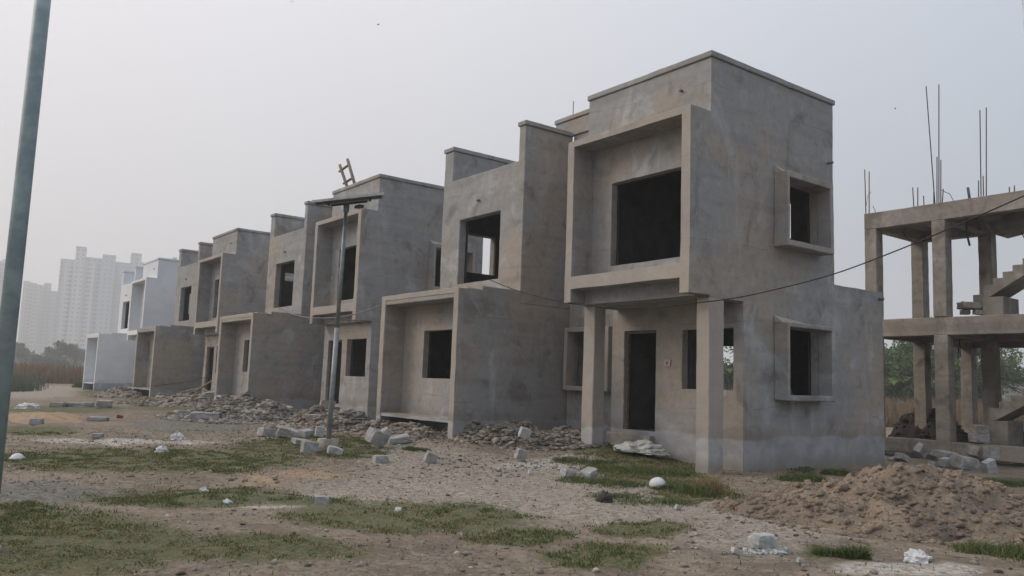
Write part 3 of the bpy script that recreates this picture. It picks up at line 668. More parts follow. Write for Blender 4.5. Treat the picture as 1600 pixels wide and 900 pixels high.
# loose grit everywhere
def grit(name, n, smin, smax, box, seed, mat, label, tmpl='cub', thr=.45):
    r_ = np.random.default_rng(seed); x = box[0]+(box[1]-box[0])*r_.random(n); y = box[2]+(box[3]-box[2])*r_.random(n)
    k = (fbm(x*.9, y*.9, 3, seed) > thr) & (mask('grass', x, y) < .6); x, y = x[k], y[k]; s = smin+(smax-smin)*r_.random(len(x))**4
    V, F = stones(np.stack([x*U, y*U, (gz(x, y)+Z0+s*.2)*U], -1), s*U, seed, .6, tmpl)
    o = link(name, mesh_np(name, V, F, {'tone': np.repeat(r_.random(len(x)), 8 if tmpl == 'cub' else 12)}), None, mat); tag(o, label, 'debris', kind='stuff')
grit('stone_grit', 9000, .006, .03, (-8, 5.5, -8, 1.2), 31, M['rubble_brown'], 'small brown stones strewn over the bare ground', 'ico')
grit('mortar_crumbs', 2600, .005, .026, (-10, 5, -6.5, 1.0), 32, M['rubble'], 'pale mortar crumbs strewn over the bare ground', thr=.5)
grit('rubble_crumbs', 9000, .006, .030, (-18, -.6, -3.0, .4), 33, M['rubble'], 'grey block crumbs strewn before the houses', thr=.40)

# ------------------------------------------------------------------ blocks
def block(px, py, wpx, asp, dpt, yaw, tilt, label, mat='block', lift=0., seed=0, pos=None, chip=.12, group='loose building blocks', name='building_block'):
    x, y = pos[:2] if pos else gp(px, py)
    z = pos[2] if pos else float(gz(x, y))
    v = np.array([x+X0, y+Y0, z]); d = v@CW
    w = wpx/FPX*d*U; h = w*asp; dp = w*dpt
    bm = bmesh.new(); bmesh.ops.create_cube(bm, size=1)
    bmesh.ops.subdivide_edges(bm, edges=bm.edges[:], cuts=2, use_grid_fill=True)
    r_ = random.Random(seed*7+int(px))
    for vv in bm.verts:
        vv.co.x *= w; vv.co.y *= dp; vv.co.z *= h
        k = abs(vv.co.x)/w*2 > .9, abs(vv.co.y)/dp*2 > .9, abs(vv.co.z)/h*2 > .9
        j = chip*(1 if sum(k) == 3 else .35 if sum(k) == 2 else .12)
        vv.co *= 1-j*r_.random()
        vv.co += Vector((r_.uniform(-1, 1), r_.uniform(-1, 1), r_.uniform(-1, 1)))*w*.018
    bmesh.ops.bevel(bm, geom=[e for e in bm.edges if e.calc_face_angle(0) > .8], offset=w*.02, segments=1, affect='EDGES')
    me = bpy.data.meshes.new(name); bm.to_mesh(me); bm.free()
    o = link(name, me, None, M[mat]); o.rotation_euler = (tilt[0], tilt[1], yaw)
    o.location = (x*U, y*U, (z+Z0+lift)*U+h*.42+abs(math.sin(tilt[1]))*w*.3); tag(o, label, 'block', group); return o
CAMYAW = YAW
def B(px, py, w, a, d, dyaw, tilt, label, mat='block', **k): block(px, py, w, a, d, CAMYAW+dyaw, tilt, label, mat, **k)
B(503, 786, 23, .52, .6, .1, (0, 0), 'small pale grey block alone on the foreground grass', 'block_pale')
B(594, 723, 22, .58, .8, .5, (0, 0), 'squared grey block at the front edge of the rubble, right of the solar lamp', 'block')
B(588, 700, 30, .8, .8, .7, (.2, .35), 'big tilted grey chunk between lamp and raised slab', 'block', lift=.03, chip=.25)
B(600, 690, 20, .9, .5, .9, (.1, -.5), 'upright pale shard behind the big tilted chunk', 'block_pale', chip=.3)
B(622, 692, 34, .3, .8, .3, (.1, -.15), 'flat grey slab piece right of the tilted chunk', 'block')
B(673, 724, 19, .9, .6, .4, (.3, .3), 'pointed grey chunk at the front of the brown rubble', 'block', chip=.35)
B(523, 712, 24, .55, .8, .3, (.1, .25), 'whitish broken chunk at the foot of the solar lamp', 'block_pale', chip=.35)
B(483, 708, 24, .8, .8, .5, (0, .1), 'grey block just left of the solar lamp foot', 'block')
B(416, 682, 22, .62, 1, .7, (0, .15), 'grey block leftmost of the group left of the solar lamp', 'block')
B(452, 684, 36, .35, .8, .2, (.1, .25), 'long tilted grey slab left of the solar lamp', 'block')
B(492, 668, 30, .40, .6, .2, (0, 0), 'long block lying behind the solar lamp pole', 'block_dirty', lift=.12)
B(499, 684, 13, 1.2, 1, .3, (0, .1), 'small upright block behind the solar lamp pole', 'block_pale', lift=.03)
B(478, 684, 18, .6, 1, .9, (.1, -.1), 'grey block behind the tilted slab', 'block', lift=.02)
B(470, 694, 26, .3, .8, .6, (.1, .1), 'flat chunk in front of the tilted slab', 'block')
B(510, 655, 22, .6, .8, .4, (0, .1), 'block on the rubble by the second house door', 'block_dirty', lift=.25)
B(819, 702, 17, .9, .7, .3, (.2, .25), 'upper pale block of the two leaning on the rubble left of the porch', 'block_pale', lift=.18)
B(813, 721, 17, 1., .7, .5, (.2, .3), 'lower pale block of the two leaning on the rubble left of the porch', 'block', lift=.02)
B(322, 657, 44, .30, .8, .2, (0, 0), 'long grey beam piece at the left end of the dark rubble heap', 'block')
B(286, 650, 18, .5, 1, .4, (0, .1), 'small grey block left of the long beam piece', 'block')
B(330, 632, 24, .5, .8, .5, (0, -.2), 'tilted grey slab before the wooden poles', 'block', lift=.15)
B(153, 657, 30, .22, .5, .05, (0, 0), 'long low grey block on the dirt right of the orange sand', 'block')
B(57, 663, 18, .55, .8, .3, (0, 0), 'grey block on the orange sand edge', 'block')
B(152, 684, 16, .45, .8, .2, (0, 0), 'small grey block on the dirt between the sand and the lime strip', 'block')
B(90, 636, 20, .42, .8, .2, (0, 0), 'left block of the low row by the dirt road', 'block_dirty')
B(124, 636, 40, .2, .5, .05, (0, 0), 'long block of the low row by the dirt road', 'block')
B(162, 637, 24, .5, .9, .4, (.1, .1), 'rounded earth coloured lump right of the low block row', 'block_dirty', chip=.35)
B(888, 745, 22, .55, .8, .5, (.1, .2), 'broken pale slab left of the grass mat', 'block', chip=.3)
B(920, 748, 26, .5, .8, .9, (.1, -.3), 'broken tilted slab beside the grass mat', 'block', chip=.3)
B(992, 697, 30, .45, .8, .1, (0, 0), 'grey block laid as a step before the door', 'block_dirty', lift=.10)
B(1192, 855, 38, .6, .8, .3, (0, 0), 'large chipped bluish white block in the right foreground', 'block_pale', chip=.4)
B(1149, 866, 12, .8, .8, .3, (0, .3), 'small white chunk at the left of the bluish flakes', 'block_pale', chip=.4)
B(1250, 880, 10, .8, .8, .3, (0, .3), 'tiny pale chunk right of the bluish flakes', 'block_pale', chip=.4)
B(829, 742, 8, .8, .8, .3, (0, .3), 'tiny pale chunk in front of the leaning blocks', 'block_pale', chip=.4)
B(1059, 797, 9, .9, .8, .3, (0, .3), 'tiny white stone in front of the grass tufts', 'block_pale', chip=.4)
def BP(px, py, y, w, a, d, dyaw, tilt, label, mat='block', **k):
    xx, zz = at_y(px, py, y); block(px, py, w, a, d, CAMYAW+dyaw, tilt, label, mat, pos=(xx, y, zz), **k)
BP(1440, 714, 6.4, 20, .8, .6, .6, (.3, .6), 'diamond tilted grey block above the broken pile', 'block')
BP(1410, 722, 6.0, 20, .5, .8, .5, (0, .4), 'slanting slab at the left of the broken pile', 'block')
BP(1397, 724, 6.0, 12, .7, .8, .2, (0, -.4), 'small leaning chunk next to the side wall corner', 'block')
BP(1478, 716, 6.2, 34, .3, .8, .2, (.1, .1), 'flat slab across the middle of the broken pile', 'block')
BP(1478, 728, 5.6, 18, .7, .8, .2, (0, -.1), 'pale upright block in the middle of the broken pile', 'block_pale')
BP(1507, 733, 5.6, 36, .55, .8, .3, (.1, .15), 'widest rough block of the broken pile', 'block', chip=.3)
BP(1526, 716, 6.0, 24, .7, .8, .5, (.1, .3), 'tilted block on top of the broken pile', 'block_dirty')
BP(1549, 715, 5.9, 18, 1., .8, .2, (0, .05), 'upright grey block at the right of the broken pile', 'block')
BP(1546, 743, 5.3, 20, 1.2, .6, .3, (.1, -.35), 'pale slab leaning at the lower right of the broken pile', 'block_pale')
BP(1460, 735, 5.6, 16, .7, .8, .3, (.1, .35), 'small grey chunk at the lower left of the broken pile', 'block')
BP(1530, 676, 7.62, 22, .58, .8, .1, (0, 0), 'upper of two blocks stacked on the plinth beam', 'block_dirty', chip=.05)
BP(1530, 690, 7.62, 24, .58, .8, .1, (0, 0), 'lower of two blocks stacked on the plinth beam', 'block', chip=.05)
BP(1518, 482, 8.0, 36, .28, .6, .05, (0, 0), 'concrete plank resting on blocks on the upper floor', 'block_dirty', chip=.03)
BP(1508, 491, 8.0, 12, .6, .8, .05, (0, 0), 'left block under the plank on the upper floor', 'block', chip=.03)
BP(1528, 491, 8.0, 12, .6, .8, .05, (0, 0), 'right block under the plank on the upper floor', 'block', chip=.03)
x, y = G(147, 652); B(147, 655, 9, .5, .8, .3, (0, 0), 'red brick bit left of the long low block', 'red_brick', group='brick bits', name='brick_bit')
B(187, 654, 9, .6, .8, .3, (0, .2), 'brighter red brick bit right of the long low block', 'red_brick', group='brick bits', name='brick_bit')
# bluish flakes
r_ = np.random.default_rng(4); n = 160; fxp = 1160+70*r_.random(n); fyp = 862+8*(r_.random(n)-.5)
P = np.array([gp(a, b) for a, b in zip(fxp, fyp)]); s = .006+.02*r_.random(n)**2
Vv, Ff = stones(np.stack([P[:, 0]*U, P[:, 1]*U, (gz(P[:, 0], P[:, 1])+Z0+.004)*U], -1), s*U, 9, .5, 'cub')
tag(link('chalk_flakes', mesh_np('chalk_flakes', Vv, Ff), None, M['block_pale']), 'pale bluish flakes crushed in front of the chipped block', 'debris', kind='stuff')

# ------------------------------------------------------------------ litter
def crumple(name, px, py, rx, ry, rz, label, cat, mat, seed, group=None, lift=0):
    x, y = gp(px, py); z = float(gz(x, y))
    bm = bmesh.new(); bmesh.ops.create_icosphere(bm, subdivisions=4, radius=1)
    for v in bm.verts:
        n_ = mn.noise(v.co*2.2+Vector((seed, 0, 0)))*.45+abs(mn.noise(v.co*4.5+Vector((0, seed, 0))))*.3
        v.co *= 1+n_
        v.co = Vector((v.co.x*rx, v.co.y*ry, max(v.co.z, -.15)*rz))*U
    me = bpy.data.meshes.new(name); bm.to_mesh(me); bm.free()
    o = link(name, me, None, M[mat]); o.location = loc_m(x, y, z+lift); o.rotation_euler.z = CAMYAW; tag(o, label, cat, group); return o
crumple('cement_sack', 1000, 712, .34, .22, .13, 'crumpled empty white sack lying before the door', 'sack', 'sack', 1, lift=.08)
crumple('cement_sack', 1022, 716, .20, .14, .07, 'smaller crumpled greenish sack beside the white one', 'sack', 'sack', 2, lift=.07)
crumple('plastic_bag', 252, 706, .08, .06, .07, 'white crumpled bag on the grass before the grey rubble', 'plastic bag', 'plastic', 3)
crumple('plastic_bag', 277, 686, .10, .07, .09, 'white bag at the edge of the lime strip', 'plastic bag', 'plastic', 4)
crumple('plastic_bag', 1434, 876, .085, .07, .06, 'white lump of set plaster in the right foreground', 'plaster lump', 'plastic', 5)
crumple('plastic_bag', 45, 638, .3, .1, .12, 'pale torn sack at the left end of the low block row', 'sack', 'plastic', 6)
crumple('plastic_bag', 318, 708+60, .04, .035, .035, 'small pale scrap of paper in the grass', 'paper', 'plastic', 8)
crumple('plastic_bag', 355, 786, .04, .035, .03, 'pale scrap at the end of the rut', 'paper', 'plastic', 9)
crumple('plastic_bag', 622, 798, .03, .03, .03, 'small bluish scrap in the mid grass', 'paper', 'plastic', 10)
crumple('earth_clod', 945, 784, .075, .07, .085, 'dark earthy clod in front of the grass mat', 'clod', 'dark_clod', 12)
# bowl: an upturned dome
def bowl(px, py, r, label, flat=.75, brim=False):
    x, y = gp(px, py); z = float(gz(x, y)); V = []; F = []; n = 24; m_ = 7
    for j in range(m_):
        t = j/(m_-1)*math.pi/2
        for i in range(n):
            a = i/n*2*math.pi; rr = r*math.cos(t) if j < m_-1 else .001
            if brim and j == 0: rr = r*1.25
            V.append((rr*math.cos(a)*U, rr*math.sin(a)*U, r*flat*math.sin(t)*U))
    for j in range(m_-1):
        for i in range(n): F.append((j*n+i, j*n+(i+1) % n, (j+1)*n+(i+1) % n, (j+1)*n+i))
    me = mesh_py('plastic_bowl', V, F); o = link('plastic_bowl', me, None, M['plastic'], True)
    md = o.modifiers.new('thick', 'SOLIDIFY'); md.thickness = .004
    o.location = loc_m(x, y, z+.05); return o
o = bowl(1027, 764, .095, '', flat=.85); o.rotation_euler = (.12, -.22, CAMYAW); tag(o, 'upturned white plastic bowl in the grass before the corner column', 'bowl', 'plastic bowls')
o = bowl(26, 722, .07, '', brim=True); o.rotation_euler = (.05, .05, 0); tag(o, 'white plastic bowl on the ground at the left edge', 'bowl', 'plastic bowls')
# sacks seen through the ground floor side window
for i, (yy, zz) in enumerate([(2.05, 0), (2.35, .02)]):
    bm = bmesh.new(); bmesh.ops.create_icosphere(bm, subdivisions=3, radius=1)
    for v in bm.verts:
        v.co = Vector((v.co.x*.16, v.co.y*.13, v.co.z*.42))*U*(1+.12*mn.noise(v.co*3+Vector((i, 0, 0))))
    me = bpy.data.meshes.new('cement_bag'); bm.to_mesh(me); bm.free()
    o = link('cement_bag', me, None, M['sack_brown'], True); o.location = loc_m(-.42, yy, -.28+zz)
    tag(o, ('left' if i == 0 else 'right')+' brown bag standing inside the ground floor side window', 'bag', 'bags in the window')
# wooden poles
px_, py_ = gp(322, 628); wp = empty('scaffold_poles', px_, py_, float(gz(px_, py_))+.1); tag(wp, 'heap of crossed wooden poles leaning before the door of the third house', 'scaffold poles')
gpz = .1
for a, b in [((-1.1, -.2, .15), (.6, .5, 1.0)), ((-.2, 0, .1), (.75, .4, .75)), ((.2, .5, .55), (.75, -.3, .05)), ((.1, -.2, .35), (.5, .45, .0)), ((.6, .3, 1.0), (.25, .2, .1)), ((-.2, .3, .05), (-.1, .5, 1.1)), ((-2.6, -.3, .1), (-.8, .1, .38))]:
    tube('pole', [a, b], .035, wp, M['pole_wood'])
# ------------------------------------------------------------------ ladder on the second house
ld = empty('wooden_ladder', -13.7, 1.2, 4.1)
tag(ld, 'small wooden ladder sticking up above the parapet of the second house', 'ladder')
lp = lambda px, py: (lambda q: Vector((q[0]+13.7, 0, q[1]-4.1)))(at_y(px, py, 1.2))
a0, a1, b0, b1 = lp(545, 300), lp(531, 258), lp(556, 294), lp(543, 249)
a0 += (a0-a1)*.35; b0 += (b0-b1)*.35
tube('rail', [a0, a1], .045, ld, M['wood']); tube('rail', [b0, b1], .045, ld, M['wood'])
for f in (.12, .52, .86):
    p, q = a0.lerp(a1, f), b0.lerp(b1, f); d = (q-p)*.28
    tube('rung', [p-d, q+d*.2], .035, ld, M['wood'])
# rod on the nearest roof
x1, z1 = at_y(896, 158, 1.6); tube('roof_rod', [(x1, 1.6, 5.0), (x1, 1.6, z1)], .008, None, M['rust'])
bpy.data.objects['roof_rod'].location = (0, 0, Z0*U); tag(bpy.data.objects['roof_rod'], 'thin upright rod above the link wall of the nearest house', 'rod')

# ------------------------------------------------------------------ solar street lamp
sx, sy = gp(512, 703); sz = float(gz(sx, sy)); top = at_y(541, 326, sy)
sl = empty('solar_street_lamp', sx, sy, sz); tag(sl, 'solar street lamp with a grey pole and tilted panel before the second house', 'street lamp')
tx, tz = top[0]-sx, top[1]-sz
tube('pole', [(0, 0, 0), (tx*.5, 0, tz*.5)], .040, sl, M['galv'], 14, .037); tube('pole', [(tx*.5, 0, tz*.5), (tx, 0, tz)], .032, sl, M['galv'], 14, .028)
tube('concrete_footing', [(0, 0, -.1), (0, 0, .17)], .16, sl, M['block_dirty'], 14)
# junction and lamp head
tube('mounting_cap', [(tx, 0, tz-.05), (tx, 0, tz+.06)], .045, sl, M['galv'], 10)
v, f = boxd(Vector((tx+.20, .12, tz+.02))*U, (.20, .10, .05)); link('lamp_head', mesh_py('lamp_head', v, f), sl, M['panel_back'])
_a = Vector((math.cos(1.08)*math.cos(.185), math.sin(1.08)*math.cos(.185), math.sin(.185))); _f = Vector((-math.sin(1.08)*math.cos(.148), math.cos(1.08)*math.cos(.148), math.sin(.148)))
_n = _a.cross(_f).normalized(); _f = _n.cross(_a).normalized(); rotp = Matrix((_a, _f, _n)).transposed()
_q = at_y(545, 311.5, sy); pc = Vector((_q[0]-sx, 0, _q[1]-sz))*U
pa = rotp @ Vector((1, 0, 0))
PW, PD = 1.30, 1.02
v, f = merge([boxd(pc+rotp @ Vector((0, s*PD/2, 0)), (PW+.04, .04, .045), rotp) for s in (-1, 1)]+[boxd(pc+rotp @ Vector((s*PW/2, 0, 0)), (.04, PD-.04, .045), rotp) for s in (-1, 1)])
pf = link('panel_frame', mesh_py('panel_frame', v, f), sl, M['panel_frame'])
v, f = boxd(pc+rotp @ Vector((0, 0, .012)), (PW-.04, PD-.04, .008), rotp); link('solar_cells', mesh_py('solar_cells', v, f), pf, M['panel_face'])
v, f = boxd(pc+rotp @ Vector((0, 0, .0)), (PW-.04, PD-.04, .012), rotp); link('backsheet', mesh_py('backsheet', v, f), pf, M['panel_back'])
v, f = merge([boxd(pc+rotp @ Vector((s*.4, 0, -.04)), (.05, PD*.8, .04), rotp) for s in (-1, 1)]+[boxd(pc+rotp @ Vector((0, 0, -.08)), (.7, .06, .04), rotp)])
link('panel_bracket', mesh_py('panel_bracket', v, f), sl, M['panel_back'])

# near lamp post at the left, only its shaft in view
lx, ly = 1.49, -8.487
nl = empty('lamp_post', lx, ly, float(gz(lx, ly))); tag(nl, 'thick bluish grey lamp post close by at the left edge', 'lamp post', 'lamp posts')
tube('pole', [(-.02, 0, -.1), (0, 0, 2.2), (.01, 0, 5.2)], .056, nl, M['galv_blue'], 20, .044)
tube('base_plate', [(-.02, 0, -.02), (-.02, 0, .02)], .09, nl, M['galv_blue'], 14)
tube('lamp_arm', [(.01, 0, 5.1), (.2, .3, 5.3), (.45, .7, 5.35)], .025, nl, M['galv_blue'], 10)
# far post at the right edge
rv = at_d(1599.5, 70, 11.5)
nr = empty('lamp_post', rv[0]+.02, rv[1], -Z0-.05); tag(nr, 'pale lamp post cut by the right edge', 'lamp post', 'lamp posts')
zt = rv[2]+Z0
tube('pole', [(.10, .0, 0), (.05, 0, zt*.85), (0, 0, zt+1.6)], .045, nr, M['panel_frame'], 12, .035)
tube('lamp_arm', [(0, 0, zt+1.5), (.3, .3, zt+1.7)], .025, nr, M['panel_frame'], 8)

# ------------------------------------------------------------------ cables
def cable(pxs, r, mat, label, group='cables'):
    P = [Vector((a*U, b*U, (c+Z0)*U)) for a, b, c in pxs]
    # Catmull-Rom
    Q = []
    E = [P[0]*2-P[1]]+P+[P[-1]*2-P[-2]]
    for i in range(1, len(E)-2):
        for k in range(8):
            t = k/8; p0, p1, p2, p3 = E[i-1:i+3]
            Q.append(.5*((2*p1)+(p2-p0)*t+(2*p0-5*p1+4*p2-p3)*t*t+(3*p1-p0-3*p2+p3)*t**3))
    Q.append(P[-1])
    V, F = tube_data(Q, r, 6); o = link('overhead_cable', mesh_py('overhead_cable', V, F), None, mat, True); tag(o, label, 'cable', group); return o
# runs from the roof edge of the near wing, across the porch, towards a post beyond the right edge
ya0, za0 = at_x(765, 437, -4.45)
A = Vector((-4.45, ya0, za0)); Bv = Vector(at_d(1640, 286, 8.6))
pts = []
for px, py in [(765, 437), (805, 453), (860, 468), (912, 477), (970, 481), (1030, 480), (1090, 473), (1140, 467), (1200, 455), (1300, 429), (1400, 392), (1500, 350), (1600, 306), (1640, 287)]:
    f = (px-765)/(1640-765)
    n1 = np.array([A.x, A.y]); n2 = np.array([Bv.x, Bv.y])   # intersect pixel column ray with the vertical plane A-B
    v = ray(px, py); d = n2-n1; o_ = np.array([-X0, -Y0])
    mt = np.array([[v[0], -d[0]], [v[1], -d[1]]]); k = np.linalg.solve(mt, n1-o_)
    pts.append((o_[0]+v[0]*k[0], o_[1]+v[1]*k[0], v[2]*k[0]))
cable(pts, .010, M['black'], 'black cable sagging across the nearest house and up to the right edge')
pts = []
y2, z2 = at_x(436, 482, -14.45); A = (-14.45, y2-.02); y3 = -.6; A2 = (-7.3, y3)
for px, py in [(436, 482), (455, 490), (480, 496), (510, 497), (540, 494), (570, 486), (596, 477)]:
    v = ray(px, py); d = np.array([A2[0]-A[0], A2[1]-A[1]]); o_ = np.array([-X0, -Y0])
    k = np.linalg.solve(np.array([[v[0], -d[0]], [v[1], -d[1]]]), np.array(A)-o_); pts.append((o_[0]+v[0]*k[0], o_[1]+v[1]*k[0], v[2]*k[0]))
cable(pts, .017, M['pale_cable'], 'cable sagging between the first and the second house, behind the solar lamp')
cable([(-26.5, -1.4, -.62), (-25, -1.32, -.60), (-22.5, -.2, -.25), (-20.5, .3, .25), (-17.5, -.2, .75), (-17.25, -1.0, .9)], .015, M['black'], 'dark cable slung low along the side wall of the third house')

# ------------------------------------------------------------------ vegetation far off
def leaves(n, cent, rad, size, seed, flat=1.):
    r_ = np.random.default_rng(seed); V = []; T = []
    k = len(cent); idx_ = r_.integers(0, k, n); C = np.array(cent)[idx_]; Rr = np.array(rad)[idx_]
    d = r_.normal(size=(n, 3)); d /= np.linalg.norm(d, axis=1)[:, None]; q = r_.random(n)**.45
    P = C+d*(Rr*q)[:, None]*np.array([1, 1, flat])
    a = r_.normal(size=(n, 3)); a /= np.linalg.norm(a, axis=1)[:, None]; b = np.cross(a, r_.normal(size=(n, 3))); b /= np.linalg.norm(b, axis=1)[:, None]
    s = size*(.5+r_.random(n))[:, None]
    V = np.stack([P-a*s, P+b*s*.45, P+a*s, P-b*s*.45], 1).reshape(-1, 3)
    F = np.arange(4*n).reshape(n, 4); return V, F, np.repeat(np.clip(.5*r_.random(n)+.5*r_.random(k)[idx_], 0, 1), 4)
def tree(px, py, h, w, seed, label, d, mat='leaf_grey', n=2600, leaf=.16, group='trees beyond the plot', name='tree', lo=.5, nb=9):
    """px,py: where its foot stands; d metres away; h,w metres"""
    v = ray(px, py); k = d/U/(v@CW); x, y = v[0]*k-X0, v[1]*k-Y0; z = float(gz(x, y))
    r_ = random.Random(seed); e = empty(name, x, y, z)
    th = h*.42; pts = [(0, 0, -.2), (.1*r_.random(), .1, th*.5), (r_.uniform(-.2, .2), 0, th)]
    parts = [tube_data(pts, .05*h**.8, 7, .03*h**.8)]; cent = []; rad = []
    for i in range(nb):
        a = i*2.4+r_.random(); rr = w*.5*(.25+.6*r_.random()); zz = h*(lo+(.88-lo)*r_.random())
        c = (rr*math.cos(a), rr*math.sin(a), zz); parts.append(tube_data([pts[-1], (c[0]*.5, c[1]*.5, (th+zz)*.5), c], .018*h**.8, 5, .006*h**.8))
        cent.append(c); rad.append(w*.17*(.6+.7*r_.random()))
        for j in range(2):
            cent.append((c[0]+r_.uniform(-1, 1)*w*.15, c[1]+r_.uniform(-1, 1)*w*.15, c[2]+r_.uniform(-.6, 1)*h*.1)); rad.append(w*.11*(.6+.8*r_.random()))
    V, F = merge(parts); link('trunk', mesh_py('trunk', V, F), e, M['bark'], True)
    V, F, T = leaves(n, cent, rad, leaf, seed, .8); link('crown', mesh_np('crown', V, F, {'tone': T}), e, M[mat])
    tag(e, label, 'tree', group); return e
def banana(px, d, h, seed, label):
    v = ray(px, 630); k = d/U/(v@CW); x, y = v[0]*k-X0, v[1]*k-Y0; z = float(gz(x, y)); r_ = random.Random(seed)
    e = empty('banana_plant', x, y, z); V, F = tube_data([(0, 0, -.1), (.1, 0, h*.3), (.15, .05, h*.55)], .16, 8, .08); link('stem', mesh_py('stem', V, F), e, M['leaf'], True)
    V = []; F = []; T = []
    for i in range(9):
        a = i*2.4+r_.random(); up = r_.uniform(.5, 1.3); ln = h*r_.uniform(.4, .6); wd = .28*r_.uniform(.8, 1.2); tn = r_.random(); o = len(V)
        for j in range(7):
            t = j/6; rr = ln*(t*math.cos(up)+t*t*.35); zz = h*.52+ln*(t*math.sin(up)*1.1-t*t*.75); w_ = wd*math.sin(math.pi*min(.97, .12+.86*t))
            c = Vector((rr*math.cos(a), rr*math.sin(a), zz)); s = Vector((-math.sin(a), math.cos(a), 0))*w_
            V += [c-s+Vector((0, 0, -.05)), c, c+s+Vector((0, 0, -.05))]; T += [tn]*3
        for j in range(6):
            q = o+j*3; F += [(q, q+1, q+4, q+3), (q+1, q+2, q+5, q+4)]
    me = mesh_np('fronds', np.array([tuple(v_) for v_ in V]), np.array(F), {'tone': T}); link('fronds', me, e, M['banana'])
    tag(e, label, 'banana plant', 'banana plants behind the concrete frame')
r_ = random.Random(9)
for i in range(30):
    banana(1120+i*9 if i < 4 else 1384+(i-4)*7+r_.uniform(-3, 3), r_.uniform(64, 78), r_.uniform(3.6, 5.6), 100+i, 'leafy banana plant in the green belt behind the concrete frame building')
for i, (px, h, w, d, lab) in enumerate([
    (1402, 7.2, 6.5, 84, 'leftmost broad tree behind the banana plants'), (1432, 6.4, 5, 88, 'round tree left of the frame\'s second column'), (1475, 8.2, 7, 84, 'tallest tree behind the frame\'s second column'),
    (1500, 8.6, 6, 82, 'tall tree right of the frame\'s second column'), (1530, 6.2, 6, 90, 'rounded tree behind the stair pier'), (1380, 5.5, 6, 95, 'low tree hugging the corner of the nearest house'),
    (1136, 6.5, 7, 84, 'tree glimpsed through the ground floor window of the nearest house'), (1352, 7, 7, 95, 'tree standing behind the nearest house'), (1452, 5.4, 5, 80, 'low bushy tree between the banana plants')]):
    tree(px, 632, h*.92, w*1.15, 200+i, lab, d*.82, 'leaf', 8000, .15, group='trees behind the concrete frame', lo=.2, nb=16)
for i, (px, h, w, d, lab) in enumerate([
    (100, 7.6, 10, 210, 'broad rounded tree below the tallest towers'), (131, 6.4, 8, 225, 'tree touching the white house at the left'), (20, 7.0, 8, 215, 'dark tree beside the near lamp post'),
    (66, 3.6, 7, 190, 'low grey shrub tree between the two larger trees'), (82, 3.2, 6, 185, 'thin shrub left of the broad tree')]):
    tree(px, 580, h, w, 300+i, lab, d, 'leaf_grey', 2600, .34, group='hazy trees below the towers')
# dead leaning sticks in the field at the left
# tall dry grass fields
def field(name, px0, px1, d0, d1, n, h, w, seed, label, mat='field'):
    r_ = np.random.default_rng(seed); px = px0+(px1-px0)*r_.random(n)+14*r_.normal(size=n); d = np.sqrt(d0**2+(d1**2-d0**2)*r_.random(n))/U
    v = CW[None]+CR[None]*((px-800)/FPX)[:, None]; v = v[:, :2]/np.linalg.norm(v[:, :2], axis=1)[:, None]
    x = v[:, 0]*d-X0; y = v[:, 1]*d-Y0
    t = fbm(x*.5, y*.5, 3, 2); k = r_.random(n) < .35+1.2*t; x, y, t = x[k], y[k], t[k]
    hh = h*(.15+.85*r_.random(len(x))**1.6*(.35+1.3*fbm(x*.9, y*.9, 3, 5))); 
    o = blades(name, x*U, y*U, (gz(x, y)+Z0)*U, hh, w*(.6+.8*r_.random(len(x))), np.clip(t*.7+.4*r_.random(len(x)), 0, 1), M[mat], .5, seed)
    tag(o, label, 'tall grass', kind='stuff')
field('tall_dry_grass', -40, 260, 72, 150, 60000, 1.7, .07, 61, 'band of tall brown dry grass beyond the bend of the dirt road')
field('tall_dry_grass', 1090, 1680, 40, 75, 60000, 1.45, .045, 62, 'field of tall tawny dry grass behind the concrete frame building')
field('dark_scrub', -40, 62, 52, 76, 12000, .8, .035, 63, 'dark low scrub beside the dirt road at the left', 'leaf_grey')
# far tree line
r_ = np.random.default_rng(8)
def treeline(name, px0, px1, d, n, h, seed, label, size=.7):
    r_ = np.random.default_rng(seed); px = px0+(px1-px0)*r_.random(n); dd = d*(1+.12*r_.random(n))/U
    v = CW[None]+CR[None]*((px-800)/FPX)[:, None]; v = v[:, :2]/np.linalg.norm(v[:, :2], axis=1)[:, None]
    x = v[:, 0]*dd-X0; y = v[:, 1]*dd-Y0; top = h*(.45+.9*fbm(px*.06, px*0+seed, 4, 3)); z = top*r_.random(n)**.7
    P = np.stack([x*U, y*U, z], -1); a = r_.normal(size=(n, 3)); a /= np.linalg.norm(a, axis=1)[:, None]; b = np.cross(a, r_.normal(size=(n, 3))); b /= np.linalg.norm(b, axis=1)[:, None]
    s = size*(.6+r_.random(n))[:, None]
    V = np.stack([P-a*s, P+b*s*.6, P+a*s, P-b*s*.6], 1).reshape(-1, 3)
    o = link(name, mesh_np(name, V, np.arange(4*n).reshape(n, 4), {'tone': np.repeat(r_.random(n), 4)}), None, M['leaf_grey']); tag(o, label, 'tree line', kind='stuff')
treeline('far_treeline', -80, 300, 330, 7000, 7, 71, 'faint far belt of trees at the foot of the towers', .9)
treeline('far_treeline', 1250, 1700, 300, 12000, 13, 72, 'faint far belt of trees on the right horizon', 1.)

